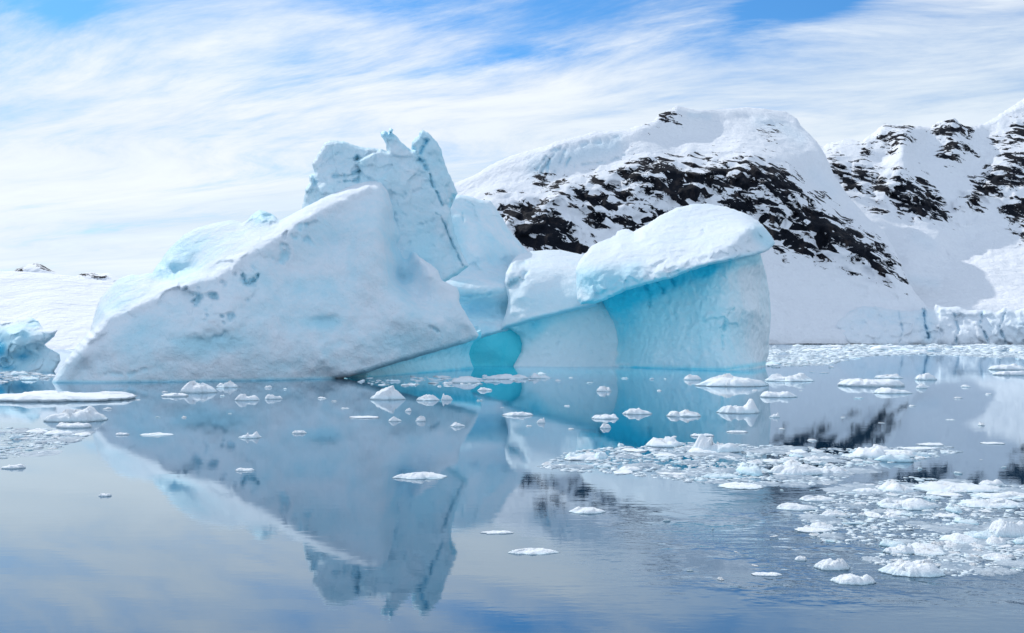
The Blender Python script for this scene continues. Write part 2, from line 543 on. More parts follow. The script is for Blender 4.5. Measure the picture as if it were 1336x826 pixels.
def water_material():
    m, t, p = material('sea_water')
    co = t.new('ShaderNodeTexCoord').outputs['Object']
    x, y, z = t.sep(co)
    # shallow submerged ice gives the sea a turquoise body colour round the foot of the bergs
    def patch(cx_, cy_, rx, ry):
        a = t.m('POWER', t.m('ABSOLUTE', t.m('DIVIDE', t.m('SUBTRACT', x, cx_), rx)), 2.0)
        b = t.m('POWER', t.m('ABSOLUTE', t.m('DIVIDE', t.m('SUBTRACT', y, cy_), ry)), 2.0)
        return t.m('EXPONENT', t.m('MULTIPLY', t.m('ADD', a, b), -1.0))
    tq = t.m('ADD', patch(6, 160, 26, 34), patch(29, 150, 17, 16), clamp=True)
    base = t.mix(tq, rgb(0.008, 0.048, 0.100), rgb(0.02, 0.55, 0.70))
    ripA = t.noise(t.mapping(co, sc=(0.35, 1.5, 1)), 1.5, 3, 0.5)
    ripB = t.noise(t.mapping(co, rot=(0, 0, 0.3), sc=(0.7, 1.6, 1)), 4.5, 3, 0.55)
    swell = t.noise(t.mapping(co, sc=(0.6, 1, 1)), 0.12, 2, 0.5)
    wind = t.noise(t.mapping(co, sc=(0.35, 1, 1)), 0.05, 4, 0.6, 0.5)
    wm = t.step(wind, 0.46, 0.66)
    near = t.m('ADD', patch(6.6, 24, 2.6, 3.6), t.m('ADD', patch(10.5, 26, 3.6, 4.5), t.m('MULTIPLY', patch(8, 20.5, 4, 1.8), 0.7)), clamp=True)
    near = t.m('MULTIPLY', near, t.step(t.noise(co, 0.35, 4, 0.6), 0.36, 0.6))
    amp = t.m('ADD', 0.045, t.m('ADD', t.m('MULTIPLY', wm, 0.035), t.m('MULTIPLY', near, 3.2)))
    h = t.m('ADD', t.m('MULTIPLY', ripA, 0.020), t.m('MULTIPLY', ripB, 0.006))
    h = t.m('MULTIPLY', h, amp)
    h = t.m('ADD', h, t.m('MULTIPLY', swell, 0.006))
    nb = t.bump(h, 1.0)
    t.n.remove(p)
    body = t.new('ShaderNodeBsdfDiffuse')
    t.put(body.inputs['Color'], base)
    gl_ = t.new('ShaderNodeBsdfGlossy')
    gl_.inputs["Color"].default_value = rgb(0.86, 0.95, 1.0)
    gl_.inputs['Roughness'].default_value = 0.02
    t.put(gl_.inputs['Normal'], nb)
    lw = t.new('ShaderNodeLayerWeight')
    lw.inputs['Blend'].default_value = 0.5
    t.put(lw.inputs['Normal'], nb)
    mx = t.new('ShaderNodeMixShader')
    t.put(mx.inputs[0], t.m('ADD', 0.02, t.m('MULTIPLY', 0.98, t.m('POWER', lw.outputs['Facing'], 3.2))))
    t.l.new(body.outputs[0], mx.inputs[1])
    t.l.new(gl_.outputs[0], mx.inputs[2])
    t.l.new(mx.outputs[0], [n for n in t.n if n.bl_idname == 'ShaderNodeOutputMaterial'][0].inputs[0])
    return m
M_WATER = water_material()

# ------------------------------------------------------------------ sea
wv = np.array([(-9000, -300, 0), (9000, -300, 0), (9000, 14000, 0), (-9000, 14000, 0)], float)
water = mesh_from('water', wv, [[0, 1, 2, 3]], M_WATER, smooth=False)
tag(water, 'calm dark blue sea mirroring the icebergs and mountains', 'water', kind='structure')

# ------------------------------------------------------------------ mountains
ROCKS_A = [
    [(645, 265), (655, 262), (678, 271), (699, 266), (718, 271), (730, 281), (746, 290), (749, 306), (762, 312), (771, 321), (758, 331), (740, 333), (692, 328), (677, 314), (664, 290), (651, 274)],
    [(721, 244), (740, 246), (771, 247), (796, 255), (815, 265), (806, 274), (777, 268), (752, 268), (727, 255)],
    [(777, 236), (796, 243), (821, 247), (847, 258), (834, 266), (812, 258), (790, 246)],
    [(801, 224), (821, 213), (847, 208), (872, 207), (897, 214), (922, 218), (929, 210), (957, 211), (973, 205), (992, 205), (1007, 212), (1028, 225), (1041, 246), (1052, 257), (1074, 272),
     (1098, 290), (1111, 303), (1141, 316), (1159, 333), (1172, 347), (1183, 366), (1172, 366), (1146, 355), (1124, 338), (1106, 336), (1098, 322), (1080, 312), (1072, 340), (1045, 329), (1019, 318),
     (1006, 300), (990, 290), (954, 274), (944, 268), (913, 265), (891, 268), (878, 258), (859, 255), (837, 249), (850, 243), (872, 238), (840, 238), (825, 232)],
    [(766, 282), (787, 284), (806, 287), (799, 292), (777, 290)],
    [(812, 284), (834, 282), (853, 281), (881, 273), (866, 283), (840, 296), (825, 301), (815, 293)],
    [(855, 153), (862, 147), (875, 144), (877, 148), (869, 156)],
    [(1060, 320), (1090, 330), (1110, 345), (1085, 338)], [(708, 236), (716, 235), (714, 238)], [(997, 173), (1008, 174), (1003, 177)],
    [(908, 205), (925, 222), (905, 208)],
]
ROCKS_B = [
    [(1076, 209), (1093, 214), (1111, 233), (1122, 246), (1111, 251), (1089, 231)],
    [(1111, 220), (1128, 211), (1143, 229), (1159, 246), (1156, 253), (1137, 246), (1124, 235)],
    [(1137, 255), (1154, 268), (1143, 272)],
    [(1167, 235), (1172, 227), (1180, 238), (1198, 231), (1211, 251), (1228, 264), (1241, 272), (1233, 288), (1215, 277), (1198, 281), (1176, 277), (1163, 259)],
    [(1141, 185), (1154, 172), (1185, 170), (1187, 183), (1163, 192)],
    [(1126, 196), (1140, 190), (1131, 200)],
    [(1222, 166), (1241, 159), (1263, 168), (1250, 181), (1241, 203), (1230, 201), (1233, 185)],
    [(1254, 198), (1268, 199), (1264, 194)],
    [(1259, 259), (1276, 235), (1294, 222), (1311, 205), (1324, 196), (1345, 200), (1345, 250), (1311, 248), (1285, 268), (1259, 268)],
    [(1305, 272), (1324, 264), (1345, 258), (1345, 292), (1320, 290)],
    [(1322, 300), (1345, 297), (1345, 312), (1330, 310)],
    [(1302, 185), (1329, 164), (1345, 155), (1345, 178), (1324, 188)],
    [(1088, 203), (1092, 205), (1094, 200), (1090, 198)],
]
def rock_attr(polys, soft=7.0):
    def fn(XY, V):
        best = np.full(len(XY), -1e9)
        for p in polys:
            p = np.array(p, float)
            d, _ = seg_dist(XY, p)
            s = np.where(inside(XY, p), d, -d)
            best = np.maximum(best, s)
        return np.clip(0.38 + best / soft * 0.24, -1.6, 0.78)
    return fn

mA = sheet('mountain', M_MTN,
    [(560, 480), (520, 300), (560, 250), (596, 238), (620, 228), (640, 215), (660, 206), (680, 199), (700, 193), (714, 190), (724, 185), (749, 179), (774, 172), (803, 170), (815, 169), (825, 166), (840, 162), (853, 158),
     (859, 150), (872, 144), (883, 138), (891, 140), (913, 144), (935, 143), (976, 140), (998, 142), (1026, 146), (1040, 155), (1046, 166), (1056, 174), (1066, 186), (1076, 200), (1090, 232), (1112, 262), (1132, 284),
     (1152, 300), (1167, 325), (1184, 366), (1196, 385), (1212, 402), (1205, 420), (1180, 440), (1160, 480)],
    [[(560, 480, 800), (800, 480, 800), (1160, 480, 800)], [(560, 449, 800), (800, 449, 800), (1160, 449, 800)],
     [(640, 330, 880), (760, 335, 885), (860, 330, 885), (960, 320, 890), (1040, 335, 890), (1110, 348, 888), (1175, 370, 885)], (1200, 400, 860), (1100, 420, 822),
     [(640, 262, 930), (700, 262, 935), (740, 240, 945), (800, 222, 955), (850, 205, 960), (900, 212, 960), (980, 203, 962), (1030, 228, 955), (1075, 272, 940), (1140, 316, 915), (1183, 362, 893)],
     [(690, 236, 962), (760, 225, 968), (820, 205, 976)], [(714, 200, 985), (749, 188, 990), (803, 180, 1000), (840, 170, 1010)],
     (600, 240, 1010), (640, 222, 1010), (680, 206, 1005), (540, 300, 960),
     (883, 140, 1070), (913, 148, 1075), (976, 142, 1140), (1026, 148, 1150), (1050, 170, 1110), (1074, 195, 1050), (1110, 262, 1010), (1152, 302, 960),
     [(880, 180, 1040), (930, 178, 1050), (970, 176, 1048), (1010, 190, 1030)], (900, 195, 985), (960, 195, 985), (1010, 208, 975), (930, 160, 1090), (890, 165, 1050),
     (1040, 190, 1050), (1060, 230, 1010), (1100, 280, 975)],
    sp=1.7, jitter=0.8, blur=1, R=8, rd=16, thick=160, RB=120, seed=3,
    noises=[('fbm', 0.012, 16), ('fbm', 0.05, 4), ('ridge', 0.05, -2.5, (1.2, 1, 0.22)), ('ridge', 0.03, -16, None, ([(660, 300), (750, 280), (850, 240), (980, 230), (1080, 300), (1170, 350)], 45)),
            ('facet', 0.06, 9, (1, 1, 1.2), ([(660, 290), (750, 275), (850, 240), (980, 235), (1080, 300), (1170, 350)], 36)),
            ('facet', 0.045, 5, (1, 1, 0.7), ([(950, 155), (1000, 160), (1045, 180), (1065, 215)], 18)),
            ('ridge', 0.05, -5, (1.5, 1, 0.15), ([(700, 215), (740, 200), (800, 190)], 16))],
    bluelines=[([(700, 218), (740, 205), (800, 190)], 17, 0.42), ([(900, 150), (925, 153)], 6, 0.3), ([(990, 158), (1020, 165), (1045, 180)], 12, 0.28), ([(1060, 225), (1085, 250)], 14, 0.2)],
    grooves=[([(714, 225), (717, 208)], 1.2, 3, 0.6), ([(738, 218), (743, 206)], 1.0, 2.5, 0.5), ([(748, 222), (748, 214)], 1.0, 2.5, 0.5), ([(700, 222), (712, 205), (724, 194)], 1.2, 4, 0.4), ([(706, 226), (718, 206), (731, 192)], 1.4, 5, 0.35), ([(724, 224), (731, 208), (741, 190)], 1.6, 4, 0.3), ([(760, 215), (790, 212), (815, 203)], 1.5, 4, 0.3), ([(760, 190), (790, 184), (812, 176)], 3, 4, 0.2)],
    extra={'rock': rock_attr(ROCKS_A)})
tag(mA, 'snow covered mountain with black rock bands and an icy summit behind the icebergs', 'mountain', kind='structure')

mB = sheet('mountain', M_MTN,
    [(1020, 480), (1020, 230), (1050, 195), (1063, 184), (1074, 192), (1078, 188), (1106, 181), (1124, 185), (1141, 172), (1154, 161), (1170, 163), (1185, 164), (1215, 166), (1224, 159), (1244, 153), (1252, 161), (1263, 166),
     (1285, 161), (1298, 153), (1324, 137), (1336, 127), (1370, 95), (1420, 110), (1480, 150), (1500, 480)],
    [[(1020, 480, 880), (1500, 480, 880)], [(1150, 440, 850), (1300, 430, 850), (1480, 430, 850)], [(1180, 402, 880), (1336, 399, 860), (1480, 399, 860)],
     [(1190, 385, 925), (1262, 385, 905), (1340, 380, 915), (1480, 370, 920)], (1230, 360, 975), (1290, 350, 985), (1190, 350, 970), (1185, 330, 1000),
     (1260, 320, 1075), (1336, 300, 1090), (1300, 310, 1080), (1200, 300, 1060), (1225, 310, 1050),
     (1240, 285, 1110), (1180, 285, 1090), (1100, 250, 1130), (1120, 270, 1100), (1150, 280, 1085),
     [(1167, 240, 1130), (1200, 245, 1135), (1240, 270, 1125)], [(1185, 168, 1240), (1181, 190, 1192), (1172, 225, 1138)], (1163, 195, 1222), (1194, 195, 1226), (1154, 163, 1255), (1215, 168, 1265), (1205, 200, 1230), (1150, 210, 1205),
     (1244, 156, 1250), (1245, 200, 1205), (1285, 165, 1290), (1270, 220, 1215), (1265, 262, 1120), (1310, 210, 1190), (1320, 260, 1130), (1336, 205, 1190), (1336, 130, 1330), (1300, 180, 1260), (1370, 100, 1350), (1450, 200, 1200), (1450, 300, 1090),
     (1106, 184, 1260), (1080, 195, 1260), (1060, 190, 1300), (1080, 215, 1180), (1040, 300, 1080), (1040, 400, 930)],
    sp=1.6, jitter=1.7, jscale=0.16, blur=3, R=7, rd=18, thick=200, RB=120, seed=11,
    noises=[('fbm', 0.012, 14), ('fbm', 0.05, 4), ('ridge', 0.05, -2.5, (1.2, 1, 0.22)), ('ridge', 0.02, -14, (1.4, 1, 0.5), ([(1090, 190), (1160, 190), (1240, 180), (1340, 160)], 40)), ('ridge', 0.03, -12, None, ([(1080, 215), (1150, 245), (1240, 280)], 24)), ('ridge', 0.03, -12, None, ([(1260, 262), (1300, 240), (1340, 270)], 28)),
            ('facet', 0.06, 10, (1, 1, 1.2), ([(1080, 215), (1150, 245), (1240, 280), (1262, 262), (1300, 240), (1340, 260)], 22)),
            ('ridge', 0.07, -5, (1, 1, 0.12), ([(1260, 210), (1300, 185), (1336, 145)], 26)),
            ('facet', 0.05, 4, None, ([(1190, 350), (1250, 330), (1300, 325)], 14))],
    bluelines=[([(1195, 310), (1215, 320)], 12, 0.2), ([(1190, 365), (1220, 370)], 10, 0.25)],
    extra={'rock': rock_attr(ROCKS_B, 6.0)})
tag(mB, 'craggy snow peaks with brown rock ribs above a sunlit snow valley', 'mountain', kind='structure')

hill = sheet('snow_hill', M_MTN,
    [(-260, 500), (-260, 380), (-150, 362), (-60, 355), (0, 354), (20, 354), (60, 356), (100, 361), (140, 367), (180, 374), (230, 385), (300, 410), (360, 500)],
    [[(-260, 500, 430), (360, 500, 430)], [(-260, 457, 430), (360, 457, 430)], [(-260, 385, 580), (-60, 358, 620), (60, 359, 620), (140, 370, 610), (230, 388, 580)], (60, 400, 520), (-100, 400, 520), (140, 410, 510), (80, 430, 470), (20, 430, 490), (300, 440, 470)],
    sp=3, jitter=0.5, blur=4, R=8, rd=20, thick=150, RB=100, seed=21, noises=[('fbm', 0.01, 8)],
    extra={'rock': lambda XY, V: np.full(len(XY), -1.2)})
tag(hill, 'low smooth snow hill behind the small blue iceberg', 'hill', kind='structure')

for k, (ol, cy, rk) in enumerate([
        ([(8, 380), (14, 358), (22, 350), (30, 348), (38, 345), (46, 343), (54, 345), (62, 350), (72, 355), (86, 362), (92, 380)], 360, [[(20, 352), (30, 349), (29, 354), (22, 355)], [(46, 345), (58, 346), (70, 353), (58, 352)]]),
        ([(80, 385), (95, 362), (106, 357), (118, 355), (130, 357), (142, 356), (152, 361), (166, 368), (180, 385)], 365, [[(106, 357), (120, 357), (138, 362), (124, 363)]])]):
    cxm = np.mean([p[0] for p in ol])
    pk = sheet('far_peak', M_MTN, ol, [(cxm, ol[5][1], 2600), (cxm, 385, 2450), (cxm - 30, 370, 2500), (cxm + 30, 370, 2500)],
        sp=0.9, jitter=0.6, blur=0, R=6, rd=60, thick=200, RB=30, seed=31 + k, noises=[('ridge', 0.01, -40)], extra={'rock': rock_attr(rk, 2.0)})
    tag(pk, ['distant pointed peak with rock streaks rising over the snow hill', 'distant low ridge with dark rock peeping over the snow hill'][k], 'mountain', kind='structure')

gl = sheet('glacier_front', M_FAR,
    [(1120, 470), (1100, 440), (1088, 425), (1098, 412), (1124, 399), (1150, 401), (1180, 406), (1198, 405), (1206, 399), (1215, 404), (1222, 397), (1233, 401), (1250, 400), (1262, 405), (1285, 404), (1300, 407), (1310, 402), (1325, 405), (1336, 402), (1420, 400), (1500, 404), (1500, 470)],
    [[(1092, 470, 800), (1500, 470, 790)], [(1092, 447, 800), (1150, 447, 796), (1200, 447, 788), (1336, 447, 780), (1500, 447, 780)], [(1100, 412, 830), (1150, 404, 828), (1198, 408, 815), (1260, 406, 802), (1336, 406, 796), (1500, 406, 796)],
     (1150, 425, 812), (1205, 425, 796), (1280, 425, 788), (1336, 425, 786)],
    sp=1.1, jitter=1.3, jscale=0.2, blur=1, R=4, rd=10, thick=70, RB=30, seed=41,
    noises=[('facet', 0.05, 5, (1, 1, 0.8), ([(1200, 425), (1420, 425)], 30)), ('facet', 0.12, 2.5, (1, 1, 0.8)), ('ridge', 0.06, -4, (1, 1, 0.35)), ('fbm', 0.2, 2)], blue=0.12,
    grooves=[([(1205, 404), (1207, 425), (1212, 440)], 1.6, 8, 0.6), ([(1172, 405), (1178, 430), (1174, 446)], 1.2, 4, 0.2), ([(1245, 410), (1250, 430), (1247, 446)], 1.6, 6, 0.4), ([(1282, 408), (1278, 425), (1290, 446)], 1.4, 6, 0.4), ([(1310, 410), (1304, 430), (1312, 446)], 1.3, 5, 0.3)],
    bluelines=[([(1205, 415), (1212, 440)], 8, 0.3)])
tag(gl, 'long pale blue glacier front with cracked ice cliffs meeting the sea', 'glacier', kind='structure')

shore = sheet('shore_rocks', M_MTN, [(1000, 452), (1004, 448.0), (1020, 447.8), (1040, 448.2), (1064, 448.2), (1085, 448.5), (1160, 448.2), (1200, 448.4), (1300, 446.8), (1345, 447.2), (1500, 447.5), (1500, 452)],
    [[(1000, 450, 786), (1200, 450, 780), (1500, 450, 768)]], sp=0.6, jitter=0.7, jscale=0.25, blur=0, R=2, rd=1, thick=8, RB=2, seed=43, noises=[('fbm', 0.2, 1.5)],
    extra={'rock': lambda XY, V: np.full(len(XY), 1.4)})
tag(shore, 'thin line of dark wet shore rock below the snow slope', 'shore', kind='structure')

# ------------------------------------------------------------------ the great iceberg: ramp, spired tower, washed foot
berg = tag(empty('iceberg', unproject(np.array([[330., 496.]]), np.array([120.]))[0] * np.array([1, 1, 0])),
           'huge white iceberg with a long snow ramp and two jagged spires', 'iceberg')
RIDGE = [(116, 440, 113), (140, 417, 115), (174, 401, 117), (217, 382, 119), (248, 370, 121), (279, 363, 122), (306, 343, 124), (329, 328, 126), (364, 308, 128), (399, 285, 131), (440, 264, 134), (478, 245, 137)]
def steepen(c):
    if not np.isscalar(c[0]):
        return [steepen(q) for q in c]
    x, y, d = c
    bd = np.interp(x, [68, 250, 350, 438, 504, 565, 625], [110, 112.5, 116, 121, 124, 127, 132])
    by = np.interp(x, [68, 250, 350, 438, 504, 565, 625], [499, 498, 496, 494, 477, 459, 440])
    rd_ = np.interp(x, [68, 116, 174, 248, 306, 364, 440, 497, 547, 599, 625], [110.5, 113, 117, 121, 124, 128, 134, 138, 140, 137, 133])
    ry = np.interp(x, [68, 116, 174, 248, 306, 364, 440, 497, 547, 599, 625], [492, 440, 401, 370, 343, 308, 264, 238, 336, 393, 437])
    fr = np.clip((by - y) / max(by - ry, 1), 0, 1)
    return (x, y, d - fr * (0.42 * (rd_ - bd) + 5 * smooth01((x - 510) / 50.0)))
ramp = sheet('snow_ramp', M_ICE,
    [(68, 512), (67, 499), (75, 485), (89, 465), (104, 447), (117, 432), (122, 416), (127, 398), (131, 389), (139, 379), (152, 366), (160, 361), (171, 358), (182, 359), (190, 356), (198, 357), (203, 349), (211, 338), (222, 323),
     (240, 306), (258, 297), (285, 290), (305, 287), (316, 291), (323, 287), (330, 279), (338, 274), (346, 275), (352, 278), (358, 281), (365, 288), (380, 280), (395, 272), (420, 259), (445, 248), (465, 240), (482, 236), (496, 237),
     (506, 250), (515, 278), (525, 304), (535, 321), (547, 335), (562, 345), (571, 353), (576, 366), (596, 375), (600, 384), (599, 394), (606, 406), (615, 421), (625, 437), (621, 443), (604, 449), (565, 460), (535, 469), (504, 478), (480, 486), (454, 492), (438, 496), (430, 512)],
    steepen([[(68, 515, 110), (150, 515, 110.5), (250, 515, 112.5), (350, 515, 116), (430, 515, 120)], [(68, 499, 110), (150, 499, 110.5), (250, 498, 112.5), (350, 496, 116), (438, 494, 121)],
     [(85, 471, 111), (116, 440, 113), (140, 417, 115), (174, 401, 117), (217, 382, 119), (248, 370, 121), (279, 363, 122), (306, 343, 124), (329, 328, 126), (364, 308, 128), (399, 285, 131), (440, 264, 134), (480, 244, 137), (497, 240, 138)],
     [(x + 4, y + 9, d - 0.45) for x, y, d in RIDGE], [(x - 4, y - 8, d + 2.4) for x, y, d in RIDGE[1:]], (110, 482, 111.3), (130, 470, 111.9), (100, 491, 110.5), (90, 488, 110.3),
     [(80, 475, 112.5), (100, 452, 115.5), (118, 432, 119.5), (128, 398, 124), (137, 380, 126), (155, 362, 128), (196, 358, 128)], (160, 390, 120.5), (190, 375, 122.5),
     [(207, 346, 131.5), (222, 326, 135), (240, 309, 137), (258, 300, 138), (285, 292, 139), (312, 292, 138.5)], [(340, 285, 136), (365, 290, 135), (395, 274, 135), (420, 261, 136), (445, 250, 138), (465, 242, 139.5), (482, 238, 140)],
     [(203, 365, 126.5), (230, 362, 127.5), (250, 350, 130)], [(207, 350, 129.5), (222, 341, 130), (240, 343, 130.5)], (270, 330, 130.5), (300, 315, 131), (250, 325, 133),
     [(499, 244, 138), (502, 271, 135), (504, 314, 132), (503, 349, 129.3), (510, 380, 128), (534, 397, 128.5), (565, 423, 128.5)],
     (516, 285, 141.5), (520, 320, 141), (530, 335, 142), (524, 362, 138.5), (545, 385, 136), (560, 360, 137),
     [(547, 338, 140), (570, 356, 138.5), (576, 370, 137.5)], (597, 380, 138), (596, 395, 136), (613, 422, 134), (580, 400, 134), (590, 420, 131.5),
     [(438, 492, 120.5), (454, 489, 120.5), (504, 476, 123), (565, 458, 126), (604, 447, 129), (622, 441, 131.5)],
     (420, 440, 121.2), (470, 440, 122.5), (300, 440, 115.7), (230, 450, 113.6), (200, 430, 114.8), (380, 350, 127.3), (440, 320, 131.2), (450, 370, 127), (480, 400, 126), (340, 385, 121.5), (280, 400, 118.5), (360, 465, 117.3), (420, 470, 119.2), (160, 460, 112.2)]),
    sp=1.15, jitter=0.8, blur=1, R=7, rd=1.8, thick=10, RB=70, pb=1, seed=51, blue=0.17,
    noises=[('fbm', 0.10, 1.3), ('fbm', 0.5, 0.22), ('billow', 0.14, -0.6, (1, 1, 1.3), ([(260, 430), (340, 400), (420, 400), (500, 430)], 60)),
            ('pit', 0.5, 1.5, None, ([(250, 395), (280, 390), (320, 370), (280, 415)], 24), 0.15), ('facet', 0.3, 0.6, None, ([(265, 400), (290, 390), (310, 375)], 26)), ('pit', 0.5, 0.7, None, ([(400, 300), (370, 330), (360, 345)], 20), 0.2), ('pit', 0.13, 0.35, (0.6, 0.6, 1.3), ([(200, 440), (330, 420), (470, 430)], 70), 0.22),
            ('ridge', 0.22, -0.35, (1.2, 1.0, 0.35), ([(200, 450), (330, 410), (470, 380)], 70)), ('facet', 0.30, 0.8, None, ([(116, 440), (174, 401), (248, 370), (306, 343), (364, 308), (440, 264)], 12)), ('facet', 0.5, 1.6, None, ([(325, 285), (362, 284)], 10)),
            ],
    grooves=[([(316, 360), (322, 371), (333, 365), (338, 360)], 2.4, 1.3, 0.22), ([(140, 488), (170, 489), (190, 482)], 2.2, 0.25, 0.12), ([(562, 428), (570, 432)], 2, 0.6, 0.12)],
    blobs=[(290, 448, 34, 13, 0.35, 0.26), (415, 420, 32, 11, 0.45, 0.28), (400, 375, 36, 14, 0.35, 0.20), (225, 352, 22, 14, 0.0, 0.5), (340, 283, 20, 8, 0, 0.32), (240, 320, 40, 16, 0, 0.12), (526, 335, 16, 50, 0, 0.30), (440, 300, 40, 30, 0.5, 0.10), (530, 445, 60, 18, 0, 0.15),
           (180, 440, 60, 30, 0, 0.1), (460, 345, 10, 30, 0.4, 0.1), (330, 365, 30, 15, 0.2, 0.12)],
    bluelines=[([(110, 445), (217, 378), (300, 343), (399, 280), (482, 237)], 14, -0.16), ([(547, 336), (578, 367), (599, 393), (625, 438)], 8, -0.08), ([(470, 488), (620, 444)], 5, 0.35), ([(70, 499), (150, 499), (250, 498), (350, 496), (436, 494)], 2.2, 0.5)],
    parent=berg)
def nearer(c):
    return [nearer(q) for q in c] if not np.isscalar(c[0]) else (c[0], c[1], 134.0 + (c[2] - 142) * 0.40)
tower = sheet('spired_tower', M_ICE,
    [(395, 492), (394, 272), (396, 262), (398, 247), (404, 238), (403, 229), (410, 226), (407, 214), (412, 205), (418, 196), (423, 187), (431, 183), (447, 184), (462, 189), (471, 192), (486, 193), (499, 195), (505, 197), (503, 187), (498, 178), (496, 173), (501, 170),
     (506, 173), (509, 167), (513, 169), (512, 174), (518, 178), (524, 186), (531, 192), (537, 196), (537, 187), (541, 180), (546, 177), (548, 171), (552, 169), (558, 173), (565, 180), (571, 186), (576, 195), (578, 205), (580, 212), (587, 229), (593, 242), (597, 252),
     (592, 262), (588, 272), (589, 284), (594, 305), (602, 328), (612, 347), (598, 358), (580, 368), (572, 395), (545, 420), (500, 445), (450, 472), (432, 492)],
    nearer([[(395, 492, 146), (432, 492, 147)], (397, 262, 148), (405, 240, 149), (410, 210, 151), (430, 186, 154), (468, 192, 153), (500, 198, 150), (408, 262, 146), (420, 250, 145), (430, 225, 147), (450, 210, 149), (460, 235, 145), (475, 210, 147), (478, 226, 144.5), (490, 215, 145), (500, 237, 143),
     (400, 350, 148), (450, 420, 148), (550, 450, 148),
     (509, 170, 152), (515, 200, 149), (520, 240, 146), (530, 300, 143.5), (547, 336, 143), (535, 215, 149.5), (545, 255, 147), (530, 260, 145.5),
     (552, 172, 153.5), (548, 190, 152), (565, 195, 151), (565, 230, 149.5), (578, 240, 150), (590, 262, 151), (577, 205, 153), (560, 300, 147.5), (575, 335, 146), (585, 360, 146.5), (598, 350, 148), (565, 270, 149), (580, 300, 148.5), (592, 325, 150), (571, 279, 147.8), (584, 300, 147.4), (594, 322, 147.8)]),
    sp=1.1, jitter=1.1, jscale=0.17, blur=1, R=6, rd=2.0, thick=12, RB=50, seed=61, blue=0.24,
    noises=[('fbm', 0.10, 1.0), ('facet', 0.22, 1.9, None, ([(405, 255), (430, 210), (470, 215), (495, 215)], 36)), ('facet', 0.6, 0.5, None, ([(405, 255), (430, 210), (470, 215), (495, 215)], 34)), ('facet', 0.16, 0.8, None, ([(560, 200), (580, 250), (540, 220)], 40)),
            ('fbm', 0.55, 0.30), ('facet', 0.9, 0.8, None, ([(498, 174), (516, 178)], 9)), ('pit', 0.7, 0.5, None, ([(530, 230), (550, 300)], 50)), ('ridge', 0.25, -0.35, (0.5, 1, 2.0), ([(600, 400), (650, 410)], 30))],
    grooves=[([(539, 195), (547, 208), (553, 212), (556, 222)], 2.2, 1.0, 0.34), ([(562, 228), (563, 240), (572, 255), (577, 268)], 1.0, 0.8, 0.26), ([(585, 268), (592, 258)], 2.6, 1.1, 0.45), ([(568, 279), (575, 282), (580, 292), (586, 308), (596, 330), (604, 347)], 1.0, 0.8, 0.26),
             ([(436, 231), (455, 230), (470, 222)], 2.0, 0.9, 0.2), ([(442, 238), (462, 236)], 1.6, 0.8, 0.25), ([(557, 184), (550, 196), (547, 206)], 2.0, 0.7, 0.45), ([(573, 203), (575, 212)], 2.4, 0.7, 0.4), ([(407, 226), (412, 240)], 2, 1.0, 0.2), ([(466, 205), (470, 222), (468, 236)], 2, 1.2, 0.2)],
    blobs=[(506, 174, 10, 8, 0, 0.55), (560, 205, 22, 30, 0, 0.14), (560, 330, 26, 40, 0.3, 0.24), (594, 315, 7, 30, 0, 0.22)],
    parent=berg)
shoulder = sheet('rear_shoulder', M_ICE,
    [(550, 455), (550, 300), (575, 262), (590, 256), (600, 254), (612, 256), (624, 260), (639, 262), (646, 270), (654, 282), (665, 300), (678, 316), (688, 328), (700, 345), (700, 415), (668, 430), (654, 434), (640, 438), (626, 442), (600, 449)],
    [[(575, 265, 192), (600, 258, 193), (624, 264, 195), (645, 274, 197), (665, 304, 198), (688, 332, 199)], (610, 290, 188), (640, 305, 190), (600, 325, 185.5), (625, 335, 185.5), (660, 332, 191), (560, 340, 186),
     [(590, 352, 185), (613, 346, 185.5), (640, 350, 187), (670, 350, 190)], [(560, 378, 177), (590, 374, 176.5), (615, 376, 176), (655, 372, 177), (690, 372, 180)], [(560, 402, 178), (610, 401, 178.8), (650, 405, 179.8), (690, 400, 182)], [(590, 422, 173.6), (630, 424, 174), (660, 420, 176)],
     [(560, 450, 172), (600, 445, 172), (626, 440, 172.5), (655, 432, 173.5), (690, 420, 178)]],
    sp=1.2, jitter=0.8, blur=1, R=6, rd=2.4, thick=10, RB=40, seed=63, blue=0.22,
    noises=[('fbm', 0.10, 1.0), ('fbm', 0.5, 0.3), ('facet', 0.14, 0.7), ('ridge', 0.25, -0.4, (0.5, 1, 2.0), ([(600, 400), (650, 410)], 30))],
    grooves=[([(604, 430), (622, 428)], 1.5, 0.6, 0.25), ([(604, 388), (640, 384)], 1.5, 0.5, 0.2), ([(603, 279), (604, 290)], 1, 0.5, 0.2)],
    blobs=[(628, 402, 50, 13, 0.2, 0.42), (610, 428, 30, 10, 0, 0.22), (590, 310, 14, 26, 0, 0.2), (640, 340, 16, 10, 0, 0.1)],
    parent=berg)
foot = sheet('washed_foot', M_STEM,
    [(438, 505), (436, 494), (470, 478), (500, 468), (560, 448), (604, 438), (628, 430), (628, 441), (618, 446), (614, 453), (612, 462), (614, 471), (618, 481), (620, 505)],
    [[(438, 505, 128), (480, 505, 126), (500, 505, 129), (560, 505, 143), (620, 505, 160)], [(480, 492, 126), (497, 491, 129), (560, 486, 143), (617, 480, 160)], [(500, 472, 131.5), (560, 452, 143), (620, 436, 156)], [(500, 482, 131), (560, 470, 146), (612, 462, 160)]],
    sp=1.0, jitter=0.5, blur=2, R=4, rd=2, thick=8, RB=20, seed=71, blue=0.50, noises=[('fbm', 0.3, 0.35)],
    bluelines=[([(440, 492), (500, 474), (560, 454), (620, 440)], 9, 0.32), ([(480, 493), (560, 486), (617, 480)], 3, 0.3)], parent=berg)
